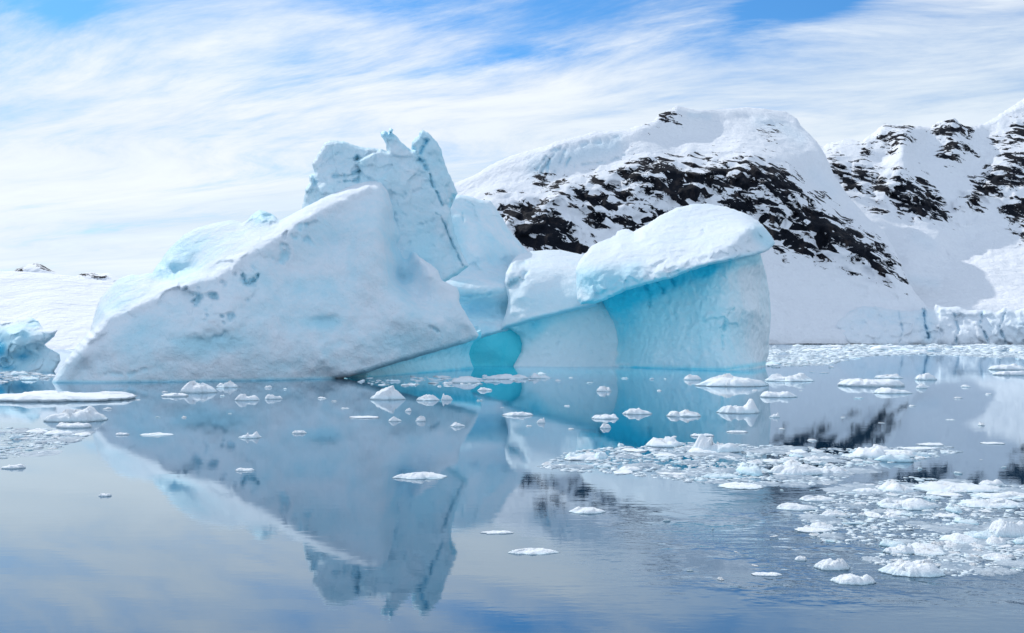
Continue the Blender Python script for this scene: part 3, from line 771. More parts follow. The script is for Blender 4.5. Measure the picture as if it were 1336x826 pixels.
arch = sheet('blue_ice_hollow', M_GLOW,
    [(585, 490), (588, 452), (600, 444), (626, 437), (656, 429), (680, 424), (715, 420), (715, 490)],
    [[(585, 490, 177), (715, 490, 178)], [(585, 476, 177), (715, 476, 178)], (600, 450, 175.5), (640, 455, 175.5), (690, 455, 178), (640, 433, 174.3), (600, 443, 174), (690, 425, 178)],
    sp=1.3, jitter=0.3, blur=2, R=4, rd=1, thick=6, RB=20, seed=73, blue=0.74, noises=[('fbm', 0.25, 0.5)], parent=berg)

# ------------------------------------------------------------------ the middle lump
def further(c):
    return [further(q) for q in c] if not np.isscalar(c[0]) else (c[0], c[1], c[2] + 3.0)
lump = tag(empty('iceberg', unproject(np.array([[735., 478.]]), np.array([175.]))[0] * np.array([1, 1, 0])),
           'rounded snow-topped ice lump wedged between the huge ramp berg and the mushroom berg', 'iceberg')
sheet('snow_cap', M_CAP,
    [(654, 430), (656, 420), (659, 411), (662, 400), (663, 388), (659, 377), (658, 368), (660, 356), (664, 347), (669, 339), (677, 332), (692, 328), (712, 326), (732, 326), (745, 329), (760, 332), (776, 340), (784, 360), (784, 385), (780, 399), (770, 402), (755, 404), (720, 413), (690, 420), (672, 426)],
    further([[(656, 430, 169), (690, 419, 166), (720, 411, 165.5), (755, 401, 166), (805, 391, 168)], (663, 388, 172), (660, 360, 173), (670, 342, 177), [(677, 334, 184), (712, 328, 190), (745, 331, 192), (800, 338, 194)],
     (680, 390, 168.5), (690, 365, 170.5), (730, 370, 170.5), (780, 370, 172), (675, 410, 168), (720, 392, 167.5), [(680, 350, 174.5), (720, 346, 176.5), (765, 348, 179)], (672, 372, 172.5), (685, 380, 168.8)]),
    sp=1.1, jitter=0.7, blur=3, R=7, rd=2.5, thick=16, RB=50, seed=81, blue=0.10, noises=[('fbm', 0.12, 1.0), ('fbm', 0.6, 0.25), ('ridge', 0.2, -0.7, (0.5, 1, 1.6), ([(665, 350), (680, 380), (670, 410)], 25))],
    grooves=[([(664, 372), (676, 366), (686, 358)], 3.5, 1.6, 0.22), ([(672, 346), (690, 340)], 3, 1.0, 0.1)],
    bluelines=[([(656, 431), (720, 413), (790, 396)], 5, 0.30)], blobs=[(720, 390, 50, 14, 0, 0.12)], parent=lump)
sheet('ice_stem', M_STEM,
    [(668, 492), (670, 477), (674, 470), (680, 459), (681, 448), (678, 438), (668, 431), (660, 425), (700, 405), (760, 385), (815, 380), (815, 492)],
    [[(670, 492, 173), (740, 492, 170.5), (815, 492, 172)], [(672, 477, 173), (740, 477, 171), (815, 477, 173)], (680, 462, 175), (682, 440, 174.5), (700, 425, 172.5), (740, 412, 172), (790, 400, 173.5), (740, 440, 173.2), (790, 440, 174), (670, 432, 172.5), (710, 462, 172.6)],
    sp=1.2, jitter=0.4, blur=2, R=6, rd=2, thick=10, RB=30, seed=83, blue=-0.06, noises=[('fbm', 0.25, 0.45), ('fbm', 0.9, 0.10)],
    bluelines=[([(668, 432), (700, 422)], 14, 0.42), ([(700, 422), (760, 404), (800, 394)], 12, 0.36), ([(682, 450), (690, 440)], 14, 0.25), ([(671, 478), (678, 464)], 6, -0.6)], parent=lump)

# ------------------------------------------------------------------ the mushroom berg
def flatter(c):
    return [flatter(q) for q in c] if not np.isscalar(c[0]) else (c[0], c[1], c[2] if c[2] < 158 else 158 + (c[2] - 158) * 0.72)
mush = tag(empty('iceberg', unproject(np.array([[900., 482.]]), np.array([162.]))[0] * np.array([1, 1, 0])),
           'mushroom-shaped iceberg with overhanging snow cap on a turquoise wave-cut stem', 'iceberg')
sheet('snow_cap', M_CAP,
    [(753, 390), (752, 378), (752, 366), (751, 355), (754, 343), (761, 333), (768, 325), (775, 319), (794, 311), (803, 307), (806, 302), (812, 299), (820, 299), (827, 302), (836, 297), (844, 293), (863, 280), (883, 271), (906, 266), (924, 266), (949, 270), (972, 278), (989, 288), (1001, 300), (1009, 311), (1011, 318), (1003, 326), (992, 331),
     (979, 335), (956, 340), (929, 345), (896, 355), (877, 363), (863, 366), (844, 371), (817, 379), (791, 391), (778, 396), (758, 397)],
    flatter([[(757, 395, 162), (778, 394, 159.5), (791, 389, 158), (817, 377, 155.5), (844, 369, 153.5), (877, 361, 151.5), (896, 353, 150.5), (929, 343, 150), (956, 338, 151), (979, 333, 154), (992, 329, 157), (1008, 318, 166)],
     (752, 372, 167), (752, 356, 169), (761, 338, 171), (765, 360, 162.5), (785, 375, 157.3), (820, 362, 155.5), (790, 350, 159), (830, 347, 156.5),
     [(765, 336, 168), (798, 340, 162), (835, 338, 158.5), (857, 350, 154), (880, 345, 153), (900, 340, 152.3), (930, 330, 152.3), (955, 318, 153.5), (973, 301, 158), (983, 299, 161)],
     (860, 315, 165), (900, 305, 168.5), (940, 295, 169), (810, 320, 170), (840, 305, 174),
     [(775, 321, 177), (800, 311, 180), (827, 303, 182), (863, 283, 185), (883, 274, 187), (906, 269, 189), (924, 269, 189), (949, 273, 186), (972, 281, 181), (989, 291, 176), (1002, 303, 172)], (990, 312, 163), (975, 318, 157)]),
    sp=1.0, jitter=1.1, jscale=0.16, blur=2, R=5, rd=2.0, thick=18, RB=60, seed=91, blue=0.07,
    noises=[('fbm', 0.11, 1.3), ('fbm', 0.5, 0.35), ('facet', 0.5, 0.7, None, ([(760, 385), (844, 362), (930, 335), (1000, 318)], 14)), ('facet', 0.3, 1.0, None, ([(985, 310), (1005, 318)], 16)), ('ridge', 0.5, -0.35, (1.5, 1, 0.3), ([(753, 370), (765, 385), (790, 388)], 20)), ('fbm', 0.35, 1.0, (0.5, 1, 2), ([(830, 330), (900, 310), (960, 300)], 40))],
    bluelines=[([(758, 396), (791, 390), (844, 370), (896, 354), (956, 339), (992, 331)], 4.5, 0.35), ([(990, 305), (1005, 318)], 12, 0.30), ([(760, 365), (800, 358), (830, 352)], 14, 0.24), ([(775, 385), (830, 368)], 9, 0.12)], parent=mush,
    blobs=[(918, 301, 3, 2, 0.8, 0.1), (772, 370, 20, 20, 0.5, 0.20), (800, 372, 30, 12, 0.4, 0.12)])  # blue of the blobs at the cap's nose puts its shade into the colour
sheet('ice_stem', M_STEM,
    [(790, 505), (792, 478), (796, 469), (801, 459), (804, 448), (803, 434), (799, 420), (794, 408), (787, 396), (780, 385), (840, 350), (900, 330), (960, 315), (990, 315), (992, 331), (996, 345), (999, 356), (1004, 382), (1006, 411), (1004, 438), (1003, 462), (999, 474), (1000, 505)],
    [[(792, 505, 173), (850, 505, 163), (900, 505, 157), (946, 505, 152), (980, 505, 158), (1000, 505, 172)], [(794, 478, 173), (850, 479, 163), (900, 480, 157), (946, 481, 152), (980, 478, 158), (1000, 474, 172)], (803, 450, 174), (805, 425, 172.5), (795, 400, 170),
     [(790, 388, 170), (820, 386, 167.5), (850, 376, 165.5), (880, 366, 163), (900, 358, 160), (930, 350, 157), (960, 342, 155.5), (990, 333, 160)],
     (850, 430, 165.5), (900, 425, 159.5), (946, 415, 155), (985, 405, 159), (1003, 400, 170), (850, 400, 166.5), (900, 385, 160.5), (950, 370, 155.5), (1000, 365, 168), (1002, 450, 171)],
    sp=1.0, jitter=0.6, blur=2, R=8, rd=3, thick=16, RB=60, seed=93, blue=0.26,
    noises=[('fbm', 0.12, 1.0), ('billow', 0.45, -0.55, (1, 1, 0.6)), ('fbm', 0.8, 0.22), ('facet', 0.25, 0.5, None, ([(940, 400), (1000, 420)], 40))],
    grooves=[([(944, 430), (946, 415), (958, 402)], 1.5, 0.9, 0.25), ([(842, 373), (848, 385), (848, 398)], 2.2, 0.8, 0.15), ([(858, 368), (866, 380)], 2.0, 0.8, 0.15), ([(876, 364), (880, 372)], 2.0, 0.6, 0.1), ([(940, 430), (943, 455)], 1.6, 0.6, 0.15)],
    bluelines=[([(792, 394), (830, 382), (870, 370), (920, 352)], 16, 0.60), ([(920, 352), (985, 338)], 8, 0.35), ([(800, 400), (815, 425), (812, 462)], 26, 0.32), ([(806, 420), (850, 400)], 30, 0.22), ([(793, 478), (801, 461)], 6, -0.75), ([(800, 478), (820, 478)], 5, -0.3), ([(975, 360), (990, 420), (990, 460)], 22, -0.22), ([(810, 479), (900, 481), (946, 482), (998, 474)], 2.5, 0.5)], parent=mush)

# ------------------------------------------------------------------ the small blue berg
sb = sheet('iceberg', M_ICE,
    [(-70, 500), (-72, 440), (-50, 428), (-30, 424), (0, 419), (12, 419), (22, 416), (33, 413), (42, 415), (50, 419), (54, 425), (58, 429), (66, 429), (75, 431), (70, 440), (63, 446), (58, 450), (66, 456), (78, 462), (79, 471), (70, 486), (70, 500)],
    [[(-70, 500, 146), (10, 500, 146), (70, 500, 146)], [(-70, 485, 146), (10, 485, 146), (70, 485, 146)], (33, 414, 155), (20, 419, 156), (0, 420, 156), (-40, 427, 156), (28, 430, 148), (12, 436, 147), (20, 452, 144.5), (15, 459, 144.5), (32, 445, 146.5), (45, 440, 147.5), (35, 455, 148), (30, 470, 147.5), (10, 470, 149.5), (5, 445, 149), (-20, 450, 148), (50, 425, 151), (72, 432, 149), (55, 440, 147.5), (50, 456, 149), (60, 465, 147), (78, 466, 149)],
    sp=0.8, jitter=0.9, jscale=0.2, blur=1, R=5, rd=2, thick=8, RB=30, seed=97, blue=0.30, noises=[('facet', 0.25, 1.0), ('facet', 0.6, 0.4), ('fbm', 0.4, 0.4)],
    blobs=[(0, 455, 10, 14, 0.8, 0.7), (30, 465, 16, 8, 0.5, 0.45), (10, 480, 18, 6, 0.3, 0.5), (32, 438, 6, 6, 0.8, 0.3)], bluelines=[([(-20, 424), (33, 414)], 6, -0.3), ([(55, 429), (75, 431)], 4, -0.3)])
tag(sb, 'small angular blue iceberg at the edge in front of the snow hill', 'iceberg')

# ------------------------------------------------------------------ floes
def ground(px, py):
    d = F * CAMH / (py - HZ)
    return (px - CX) / F * d, d

def floe_mesh(name, w, dep, h, style, seed, nseg=56, nr=12):
    r_ = np.random.default_rng(seed)
    th = np.linspace(0, 2 * np.pi, nseg, endpoint=False)
    rad = 1 + 0.55 * fbm(np.c_[np.cos(th) * 1.5, np.sin(th) * 1.5, np.full(nseg, seed * 1.7)], 1.0, 6, 0.75, seed)
    xs = rad * np.cos(th)
    rad = rad * 2 / (xs.max() - xs.min())
    rr = (np.arange(1, nr + 1) / nr) ** 0.8
    p, q, amp = {'dome': (2.6, 0.8, 0.5), 'flat': (10.0, 1.0, 0.5), 'lumpy': (6.0, 1.0, 0.9), 'fin': (3.0, 1.0, 0.7), 'ridge': (3.0, 0.9, 0.8)}[style]
    R_, T_ = np.meshgrid(rr, np.arange(nseg), indexing='ij')
    X = (R_ * rad[T_] * np.cos(th[T_])).ravel()
    Y = (R_ * rad[T_] * np.sin(th[T_])).ravel()
    Rf = R_.ravel()
    X = np.r_[0, X]; Y = np.r_[0, Y]; Rf = np.r_[0, Rf]
    prof = (1 - np.clip(Rf, 0, 1) ** p) ** q
    P3 = np.c_[X * 0.5 * w, Y * 0.5 * dep, np.zeros(len(X))] / max(min(w, 1.6 * dep), 1e-3)
    n1 = fbm(P3 + seed * 3.1, 3.2, 5, 0.6, seed)
    n2 = facets(P3 + seed * 1.3, 3.2, seed)
    Z = prof * np.maximum(0.15, 1 + amp * 1.5 * n1 + amp * 0.75 * n2)
    if style == 'fin':
        fx = r_.choice([-0.6, 0.6])
        Z = Z * 0.55 + 0.7 * np.exp(-((X - fx) / 0.2) ** 2 - (Y / 0.5) ** 2) * (1 - Rf ** 4)
    if style == 'lumpy':
        for k in range(4):
            a, b = r_.uniform(-0.7, 0.7), r_.uniform(-0.5, 0.5)
            Z = Z * 0.92 + r_.uniform(0.1, 0.4) * np.exp(-((X - a) / 0.22) ** 2 - ((Y - b) / 0.3) ** 2) * (1 - Rf ** 4)
    Z = np.maximum(Z, 0.0)
    Z = Z / max(Z.max(), 1e-6)
    edge = 0.12 if style != 'flat' else 0.35
    Z = np.maximum(Z, edge * (0.7 + 0.6 * np.clip(n1 + 0.5, 0, 1)) * (1 if style == 'flat' else (1 - Rf ** 6) + 0.25))
    V = [np.c_[X * w / 2, Y * dep / 2, Z * h]]
    last = V[0][-nseg:]
    nang = fbm(np.c_[np.cos(th) * 5, np.sin(th) * 5, np.full(nseg, seed * 0.7)], 1.0, 4, 0.7, seed + 2)
    if style == 'flat':
        V[0][-nseg:, 2] *= np.clip(0.75 + 1.5 * nang, 0.1, 1.5)
        last = V[0][-nseg:]
    u1 = last * np.array([0.96, 0.96, 0]) + np.array([0, 0, 0.0])
    u2 = last * np.array([0.80, 0.80, 0]) - np.array([0, 0, max(0.05, 0.5 * h)])
    V = np.r_[V[0], u1, u2, [[0, 0, -max(0.06, 0.6 * h)]]]
    faces = []
    tri = []
    for j in range(nseg):
        tri.append((0, 1 + j, 1 + (j + 1) % nseg))
    for i in range(nr + 1):
        a0, b0 = 1 + i * nseg, 1 + (i + 1) * nseg
        for j in range(nseg):
            k = (j + 1) % nseg
            tri.append((a0 + j, b0 + j, b0 + k))
            tri.append((a0 + j, b0 + k, a0 + k))
    a0, cpt = 1 + (nr + 1) * nseg, len(V) - 1
    for j in range(nseg):
        tri.append((a0 + j, cpt, a0 + (j + 1) % nseg))
    zz = V[:, 2] / max(h, 1e-3)
    blue = np.clip(0.05 + 0.22 * (1 - np.clip(zz * 2.2, 0, 1)), 0, 0.8)
    me_o = mesh_from(name, V, np.array(tri), M_FLOE, {'blue': blue})
    return me_o

def add_floe(px, py, wpx, hpx, style, label, name='ice_floe', cat='ice floe', group=None, seed=None, asp=0.7):
    s = seed if seed is not None else int(px * 3 + py * 7) % 9973
    d = F * CAMH / (py - HZ)
    w = wpx * d / F
    dep = min(asp * w, max(0.25 * w, 0.75 * hpx * d * d / (F * CAMH)))
    x, y0 = ground(px, py)
    dpx = F * CAMH / d - F * CAMH / (d + dep)
    h = max((hpx - 0.75 * dpx) * d / F, 0.05 * w)
    o = floe_mesh(name, w, dep, h, style, s, 120 if wpx > 60 else 64, 18 if wpx > 60 else 12)
    o.location = ((px - CX) / F * (d + dep / 2), d + dep / 2, 0)
    tag(o, label, cat, group)
    return o

FLOES = [
    (80, 525, 206, 13, 'flat', 'long flat snow-covered floe lying in front of the ramp tip'),
    (100, 551, 80, 23, 'lumpy', 'craggy white growler just below the long flat floe'),
    (96, 559, 48, 9, 'flat', 'thin white slab against the craggy growler'),
    (18, 612, 30, 7, 'flat', 'lone low floe cut by the picture edge on pale water'),
    (259, 513, 48, 17, 'dome', 'rounded bluish dome floe by the foot of the snow ramp'),
    (296, 506, 30, 10, 'lumpy', 'lumpy white chunk attached beside the rounded dome floe'),
    (322, 523, 34, 10, 'lumpy', 'small oval floe just below the lumpy chunk at the ramp foot'),
    (357, 521, 24, 7, 'lumpy', 'little flat-based floe between the oval floe and the dark ramp reflection'),
    (228, 518, 36, 6, 'flat', 'flat brash sheet beside the rounded dome floe'),
    (205, 569, 46, 6, 'lumpy', 'thin drawn-out floe strip on the dark ramp reflection'),
    (160, 568, 18, 4, 'flat', 'tiny flat piece beside the thin drawn-out strip'),
    (326, 572, 30, 10, 'fin', 'small floe with an upturned fin on the ramp reflection'),
    (391, 566, 20, 5, 'lumpy', 'tiny floe in line with the finned floe'),
    (320, 615, 26, 6, 'lumpy', 'solitary small floe on the dark blue ramp reflection'),
    (548, 626, 74, 13, 'ridge', 'bright pointed floe on the reflection of the spired tower'),
    (137, 648, 16, 5, 'flat', 'faint tiny floe alone on the pale mirrored sky'),
    (507, 522, 48, 20, 'dome', 'tall white dome floe with its mirror image, in front of the ramp lip'),
    (558, 523, 32, 9, 'lumpy', 'low ragged floe beside the tall white dome floe'),
    (583, 522, 16, 9, 'fin', 'small upright chunk beside the low ragged floe'),
    (608, 500, 40, 10, 'dome', 'smooth oval floe floating before the turquoise wedge'),
    (660, 495, 60, 8, 'lumpy', 'ragged brash strip below the blue hollow'),
    (705, 494, 30, 8, 'fin', 'jagged little floe below the foot of the middle lump'),
    (633, 510, 20, 5, 'lumpy', 'tiny floe on the turquoise water between the strip and the ragged floe'),
    (515, 550, 18, 7, 'dome', 'small bright floe below the tall dome floe'),
    (549, 550, 14, 8, 'lumpy', 'tiny two-lobed floe near the small bright floe'),
    (476, 546, 40, 3, 'flat', 'hair-thin ice strip left of the small bright floe'),
    (533, 537, 9, 5, 'dome', 'single round ice ball under the ragged floe'),
    (597, 557, 21, 7, 'dome', 'small hump floe at the end of a thin ice line'),
    (676, 543, 42, 7, 'lumpy', 'low patchy floe on the reflection of the middle lump'),
    (706, 552, 12, 8, 'fin', 'spiky speck of ice below the low patchy floe'),
    (788, 511, 20, 8, 'lumpy', 'crumbly floe in front of the gap beside the mushroom stem'),
    (790, 547, 36, 8, 'lumpy', 'wide flattish floe at the edge of the turquoise stem reflection'),
    (790, 559, 15, 7, 'dome', 'little dome just below the wide flattish floe'),
    (830, 541, 40, 10, 'ridge', 'ridged floe on the turquoise reflection of the stem'),
    (892, 544, 46, 11, 'lumpy', 'raised-end floe on the stem reflection beside the ridged floe'),
    (766, 671, 50, 11, 'ridge', 'bright low pyramid floe on the black rock reflection'),
    (694, 724, 70, 10, 'lumpy', 'grainy flat floe where the mirrored mountain meets mirrored sky'),
    (650, 697, 44, 5, 'flat', 'faint slush sheet above the grainy flat floe'),
    (955, 505, 100, 19, 'dome', 'large smooth snowy floe in front of the mushroom stem'),
    (1030, 498, 66, 12, 'lumpy', 'rough-topped floe behind the large smooth snowy floe'),
    (1014, 519, 50, 10, 'lumpy', 'broken floe below the rough-topped floe'),
    (964, 540, 60, 21, 'fin', 'floe with a horn-shaped lump below the large smooth floe'),
    (903, 496, 24, 8, 'dome', 'small dome touching the large smooth snowy floe'),
    (1011, 545, 14, 7, 'fin', 'tiny pointed floe beyond the horned floe'),
    (1139, 505, 88, 12, 'flat', 'long table-like floe with dark notches on open grey water'),
    (1165, 514, 50, 9, 'lumpy', 'darker-edged floe just below the long table-like floe'),
    (1160, 494, 40, 7, 'lumpy', 'low two-part floe behind the long table-like floe'),
    (1208, 496, 28, 10, 'dome', 'dome floe on open water under the glacier reflection'),
    (1202, 507, 14, 7, 'dome', 'small dome between the table-like floe and a dark ice line'),
    (1316, 483, 52, 9, 'lumpy', 'long rough floe near the glacier cut by the picture edge'),
    (1318, 490, 44, 7, 'flat', 'low sheet below the long rough floe by the glacier'),
    (935, 591, 74, 27, 'fin', 'tall pointed white floe standing on the brash belt'),
    (917, 570, 31, 5, 'flat', 'thin flat floe behind the tall pointed floe'),
    (961, 565, 28, 4, 'flat', 'thinner flat sliver beyond the tall pointed floe'),
    (1040, 621, 74, 18, 'dome', 'chunky floe at the end of the brash belt over the black reflection'),
    (1086, 619, 46, 12, 'lumpy', 'knobbly floe beside the chunky floe over the black reflection'),
    (1040, 667, 58, 12, 'lumpy', 'spread-out floe below the black rock reflection'),
    (1066, 655, 48, 10, 'lumpy', 'low white floe behind the spread-out floe'),
    (1085, 745, 48, 20, 'lumpy', 'fluffy white chunk at the corner of the near brash field'),
    (1112, 764, 58, 18, 'lumpy', 'nearest rounded chunk in front of the fluffy white chunk'),
    (1192, 754, 92, 28, 'lumpy', 'broad bright chunk, biggest at the front of the near brash field'),
    (1175, 724, 48, 16, 'lumpy', 'rounded chunk directly behind the broad bright chunk'),
    (1318, 703, 64, 28, 'dome', 'big smooth white floe cut by the picture edge'),
    (1245, 643, 130, 16, 'ridge', 'long white floe tapering along the near brash field'),
    (1310, 652, 90, 12, 'ridge', 'trailing end of ice behind the big smooth floe'),
    (1183, 666, 84, 20, 'lumpy', 'wide lumpy floe in the middle of the near brash field'),
    (1290, 664, 90, 16, 'lumpy', 'wide ragged floe behind the big smooth floe'),
    (1130, 643, 40, 8, 'dome', 'small dome floe at the back of the near brash field'),
    (1172, 598, 56, 12, 'dome', 'smooth oval floe at the far end of the brash belt'),
    (1215, 582, 36, 5, 'flat', 'dark-rimmed flat floe on the bright valley reflection'),
    (1295, 580, 32, 4, 'flat', 'thin dark-rimmed sliver on the bright valley reflection'),
    (1235, 676, 34, 7, 'flat', 'small flat floe between the wide lumpy and big smooth floes'),
    (1162, 678, 30, 10, 'dome', 'round floe in front of the wide lumpy floe'),
    (1000, 752, 40, 6, 'flat', 'half-sunk grey floe beside the wind ripples'),
    (1045, 732, 16, 7, 'dome', 'small half-melted lump near the fluffy white chunk'),
]
for a in FLOES:
    add_floe(*a)

# prototypes for the repeated chunks: copies share their mesh
protos = []
for k in range(12):
    st = ['lumpy', 'dome', 'lumpy', 'flat', 'ridge', 'lumpy'][k % 6]
    o = floe_mesh('ice_chunk', 1.0, [0.7, 0.55, 0.8, 0.6][k % 4], [0.26, 0.3, 0.34, 0.10, 0.22, 0.28][k % 6], st, 500 + k * 13, 32, 8)
    if k % 6 in (1, 5):                                             # clearer, bluer pieces among the snow-covered ones
        at = o.data.attributes['blue'].data
        for q_ in at:
            q_.value = q_.value + 0.17
    COL.objects.unlink(o)
    protos.append(o)

def sample(poly, n, seed):
    r_ = np.random.default_rng(seed)
    poly = np.array(poly, float)
    lo, hi = poly.min(0), poly.max(0)
    out = []
    while len(out) < n:
        p = lo + (hi - lo) * r_.random((256, 2))
        out.extend(p[inside(p, poly)].tolist())
    return np.array(out[:n]), r_

FIELDS = [
    # polygon, number of chunks, width range px, label, group, number of crumbs
    ([(700, 608), (740, 590), (860, 576), (980, 580), (1100, 586), (1240, 582), (1250, 592), (1130, 610), (1090, 632), (960, 636), (840, 622), (710, 613)], 64, (18, 62),
     'white ice chunk packed in the long brash belt around the tall pointed floe', 'chunks of the long brash belt', 5200),
    ([(1040, 690), (1060, 650), (1120, 632), (1190, 622), (1336, 635), (1400, 660), (1400, 720), (1330, 730), (1250, 735), (1140, 712), (1080, 708)], 60, (18, 60),
     'white ice chunk crowded in the near brash field around the wide lumpy floe', 'chunks of the near brash field', 5200),
    ([(1130, 735), (1180, 705), (1300, 700), (1400, 715), (1400, 740), (1250, 752)], 22, (16, 46),
     'white ice chunk in the slush just behind the broad bright front chunk', 'chunks of the near slush', 2400),
    ([(1004, 480), (1004, 452), (1120, 450.5), (1336, 450), (1420, 450), (1420, 472), (1336, 469), (1250, 464), (1200, 462), (1130, 465), (1080, 476)], 44, (8, 44),
     'small white ice piece in the far pack below the glacier and snow slope', 'pieces of the far pack ice', 9000),
    ([(0, 488), (0, 483), (70, 488), (66, 497), (30, 496), (0, 500)], 14, (10, 30),
     'small white ice piece below the angular blue berg', 'pieces below the small blue berg', 400),
    ([(0, 600), (0, 558), (60, 560), (120, 566), (100, 578), (60, 592)], 16, (12, 44),
     'thin white ice piece in the slush below the craggy growler', 'pieces below the craggy growler', 700),
    ([(470, 502), (470, 494), (560, 490), (620, 492), (720, 486), (716, 496), (600, 505)], 20, (8, 26),
     'small white ice piece strung along the turquoise water under the overhangs', 'pieces along the turquoise water', 420),
]
for fi, (poly, n, (w0, w1), label, grp, nc) in enumerate(FIELDS):
    pts, r_ = sample(poly, n, 900 + fi)
    for (px, py) in pts:
        d = F * CAMH / (py - HZ)
        k = r_.integers(0, 12)
        o = protos[k].copy()
        w = (w0 + (w1 - w0) * r_.random() ** 2.2) * d / F
        o.location = ((px - CX) / F * d, d, 0)
        o.scale = (w, w * r_.uniform(0.7, 1.3), w * r_.uniform(0.3, 0.85))
        o.rotation_euler = (0, 0, r_.uniform(0, 6.28))
        COL.objects.link(o)
        tag(o, label, 'ice chunk', grp)
# a few loose pieces strung over the open water
LOOSE = [(350, 506), (372, 508), (420, 520), (240, 545), (206, 545), (300, 540), (450, 533), (770, 500), (745, 493), (728, 497), (815, 494), (868, 495), (860, 510), (1085, 480), (1075, 487), (1060, 486), (1100, 496), (760, 598),
         (850, 495), (740, 530), (655, 532), (436, 524), (626, 523), (1250, 520), (985, 510), (1045, 510), (880, 570), (690, 556), (745, 560), (290, 517), (215, 512), (180, 522), (140, 534), (150, 519),
         (1020, 560), (1100, 545), (1190, 530), (1260, 505), (1290, 515), (1240, 548), (1120, 520), (1280, 555), (1150, 552), (1060, 575), (930, 690), (960, 720), (985, 738), (900, 745), (940, 756), (1010, 700), (1030, 715), (870, 680), (1020, 640), (1060, 640), (1310, 610), (1280, 600), (1200, 612), (1250, 618)]
r_ = np.random.default_rng(4)
for (px, py) in LOOSE:
    d = F * CAMH / (py - HZ)
    o = protos[r_.integers(0, 12)].copy()
    w = r_.uniform(6, 15) * d / F
    o.location = ((px - CX) / F * d, d, 0)
    o.scale = (w, w * 0.8, w * r_.uniform(0.5, 0.9))
    o.rotation_euler = (0, 0, r_.uniform(0, 6.28))
    COL.objects.link(o)
    tag(o, 'tiny loose ice bit drifting on the open mirror-calm water', 'ice chunk', 'loose bits on the open water')

# brash: crumbs and slush nobody could count, one object per field
ICO = None
def crumbs(name, fields, label):
    global ICO
    import bmesh
    if ICO is None:
        bm = bmesh.new()
        bmesh.ops.create_icosphere(bm, subdivisions=1, radius=1)
        ICO = (np.array([v.co[:] for v in bm.verts]), np.array([[v.index for v in f.verts] for f in bm.faces]))
        bm.free()
    v0, f0 = ICO
    Vs, Fs, base = [], [], 0
    for (pts, px0, px1, r_) in fields:
        for (px, py) in pts:
            d = F * CAMH / (py - HZ)
            w = (px0 + (px1 - px0) * r_.random() ** 3) * d / F / 2
            j = 1 + r_.uniform(-0.35, 0.35, (len(v0), 1))
            a = r_.uniform(0, 6.28)
            c, s = math.cos(a), math.sin(a)
            q = v0 * j * np.array([1, r_.uniform(0.5, 1), r_.uniform(0.08, 0.32)]) * w
            q = np.c_[q[:, 0] * c - q[:, 1] * s, q[:, 0] * s + q[:, 1] * c, q[:, 2] + 0.0]
            Vs.append(q + np.array([(px - CX) / F * d, d, 0]))
            Fs.append(f0 + base)
            base += len(v0)
    V = np.concatenate(Vs)
    o = mesh_from(name, V, np.concatenate(Fs), M_FLOE, {'blue': np.full(len(V), 0.16)}, smooth=False)
    tag(o, label, 'brash ice', kind='stuff')
    return o
BR = ['crumbled brash and slush filling the long belt round the tall pointed floe', 'crumbled brash and slush filling the near ice field', 'crumbled slush behind the broad bright front chunk',
      'crumbled pack ice below the glacier', 'crumbled ice below the small blue berg', 'crumbled slush below the craggy growler', 'crumbled ice strung over the turquoise water']
for fi, (poly, n, ww, label, grp, nc) in enumerate(FIELDS):
    pts, r_ = sample(poly, nc, 300 + fi)
    # clump the crumbs
    nz = fbm(np.c_[pts[:, 0] * 0.03, pts[:, 1] * 0.12, pts[:, 0] * 0], 1.0, 4, 0.5, fi)
    pts = pts[nz > -0.12]
    crumbs('brash_ice', [(pts, 1.3, 15, r_)], BR[fi])

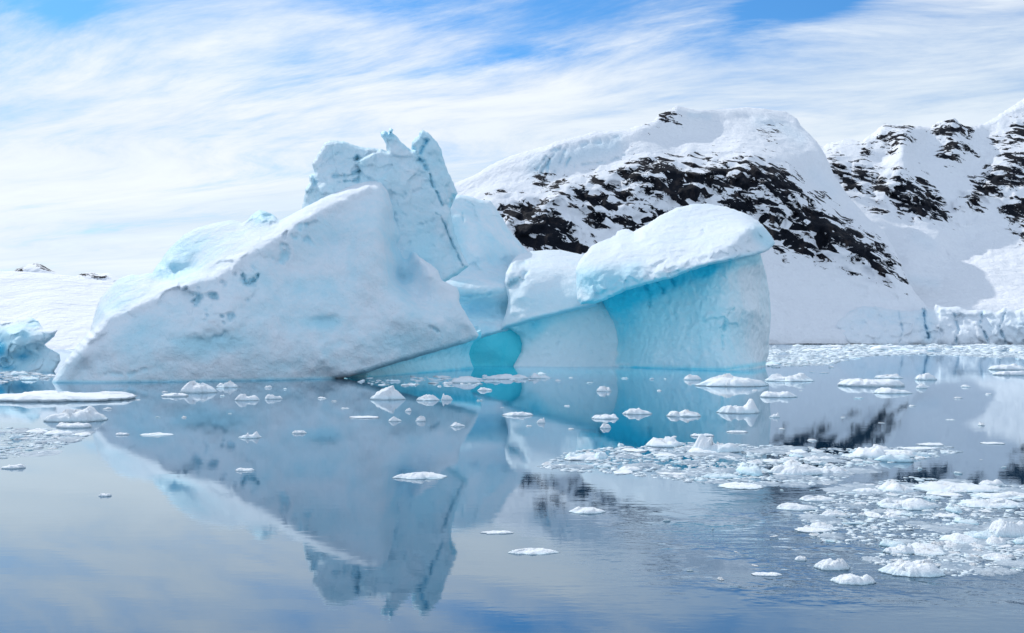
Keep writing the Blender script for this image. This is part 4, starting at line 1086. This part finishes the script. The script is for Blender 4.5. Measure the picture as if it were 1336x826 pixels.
# wet slush mats lying in the water between the chunks
def slush(name, poly, n, w0, w1, label, seed):
    pts, r_ = sample(poly, n, seed)
    Vs, Fs, base, bl = [], [], 0, []
    nseg = 40
    th = np.linspace(0, 2 * np.pi, nseg, endpoint=False)
    for k, (px, py) in enumerate(pts):
        d = F * CAMH / (py - HZ)
        w = (w0 + (w1 - w0) * r_.random() ** 1.5) * d / F / 2
        rad = np.clip(1 + 1.1 * fbm(np.c_[np.cos(th) * 1.8, np.sin(th) * 1.8, np.full(nseg, k * 3.7)], 1.0, 6, 0.8, seed + k), 0.25, 2)
        ring = np.c_[np.cos(th) * rad * w, np.sin(th) * rad * w * r_.uniform(0.7, 1.5)]
        h = r_.uniform(0.006, 0.02) * (1 + d / 60)
        o = np.array([(px - CX) / F * d, d])
        V = [np.r_[o, h * 1.5][None]]
        for f_, z in ((0.5, h * 1.4), (0.85, h), (1.0, -0.02)):
            V.append(np.c_[ring * f_ + o, np.full(nseg, z) * (1 + 0.5 * r_.uniform(-1, 1, nseg) * (z > 0))])
        V = np.concatenate(V)
        j = np.arange(nseg)
        q = (j + 1) % nseg
        f = [np.c_[np.zeros(nseg, int), 1 + j, 1 + q]]
        for i in range(2):
            a, b = 1 + i * nseg, 1 + (i + 1) * nseg
            f += [np.c_[a + j, b + j, b + q], np.c_[a + j, b + q, a + q]]
        Vs.append(V)
        Fs.append(np.concatenate(f) + base)
        base += len(V)
    V = np.concatenate(Vs)
    o = mesh_from(name, V, np.concatenate(Fs), M_SLUSH, {'blue': np.full(len(V), 0.2)})
    tag(o, label, 'slush ice', kind='stuff')
slush('slush_ice', FIELDS[0][0], 50, 16, 60, 'grey wet slush soaked into the long brash belt', 71)
slush('slush_ice', FIELDS[1][0], 46, 18, 70, 'grey wet slush between the chunks of the near ice field', 72)
slush('slush_ice', FIELDS[2][0], 24, 18, 70, 'grey wet slush behind the broad bright front chunk', 73)
slush('slush_ice', FIELDS[3][0], 110, 14, 60, 'thin wet slush filling the far pack below the glacier', 74)
slush('slush_ice', FIELDS[5][0], 16, 16, 50, 'thin wet slush below the craggy growler', 75)
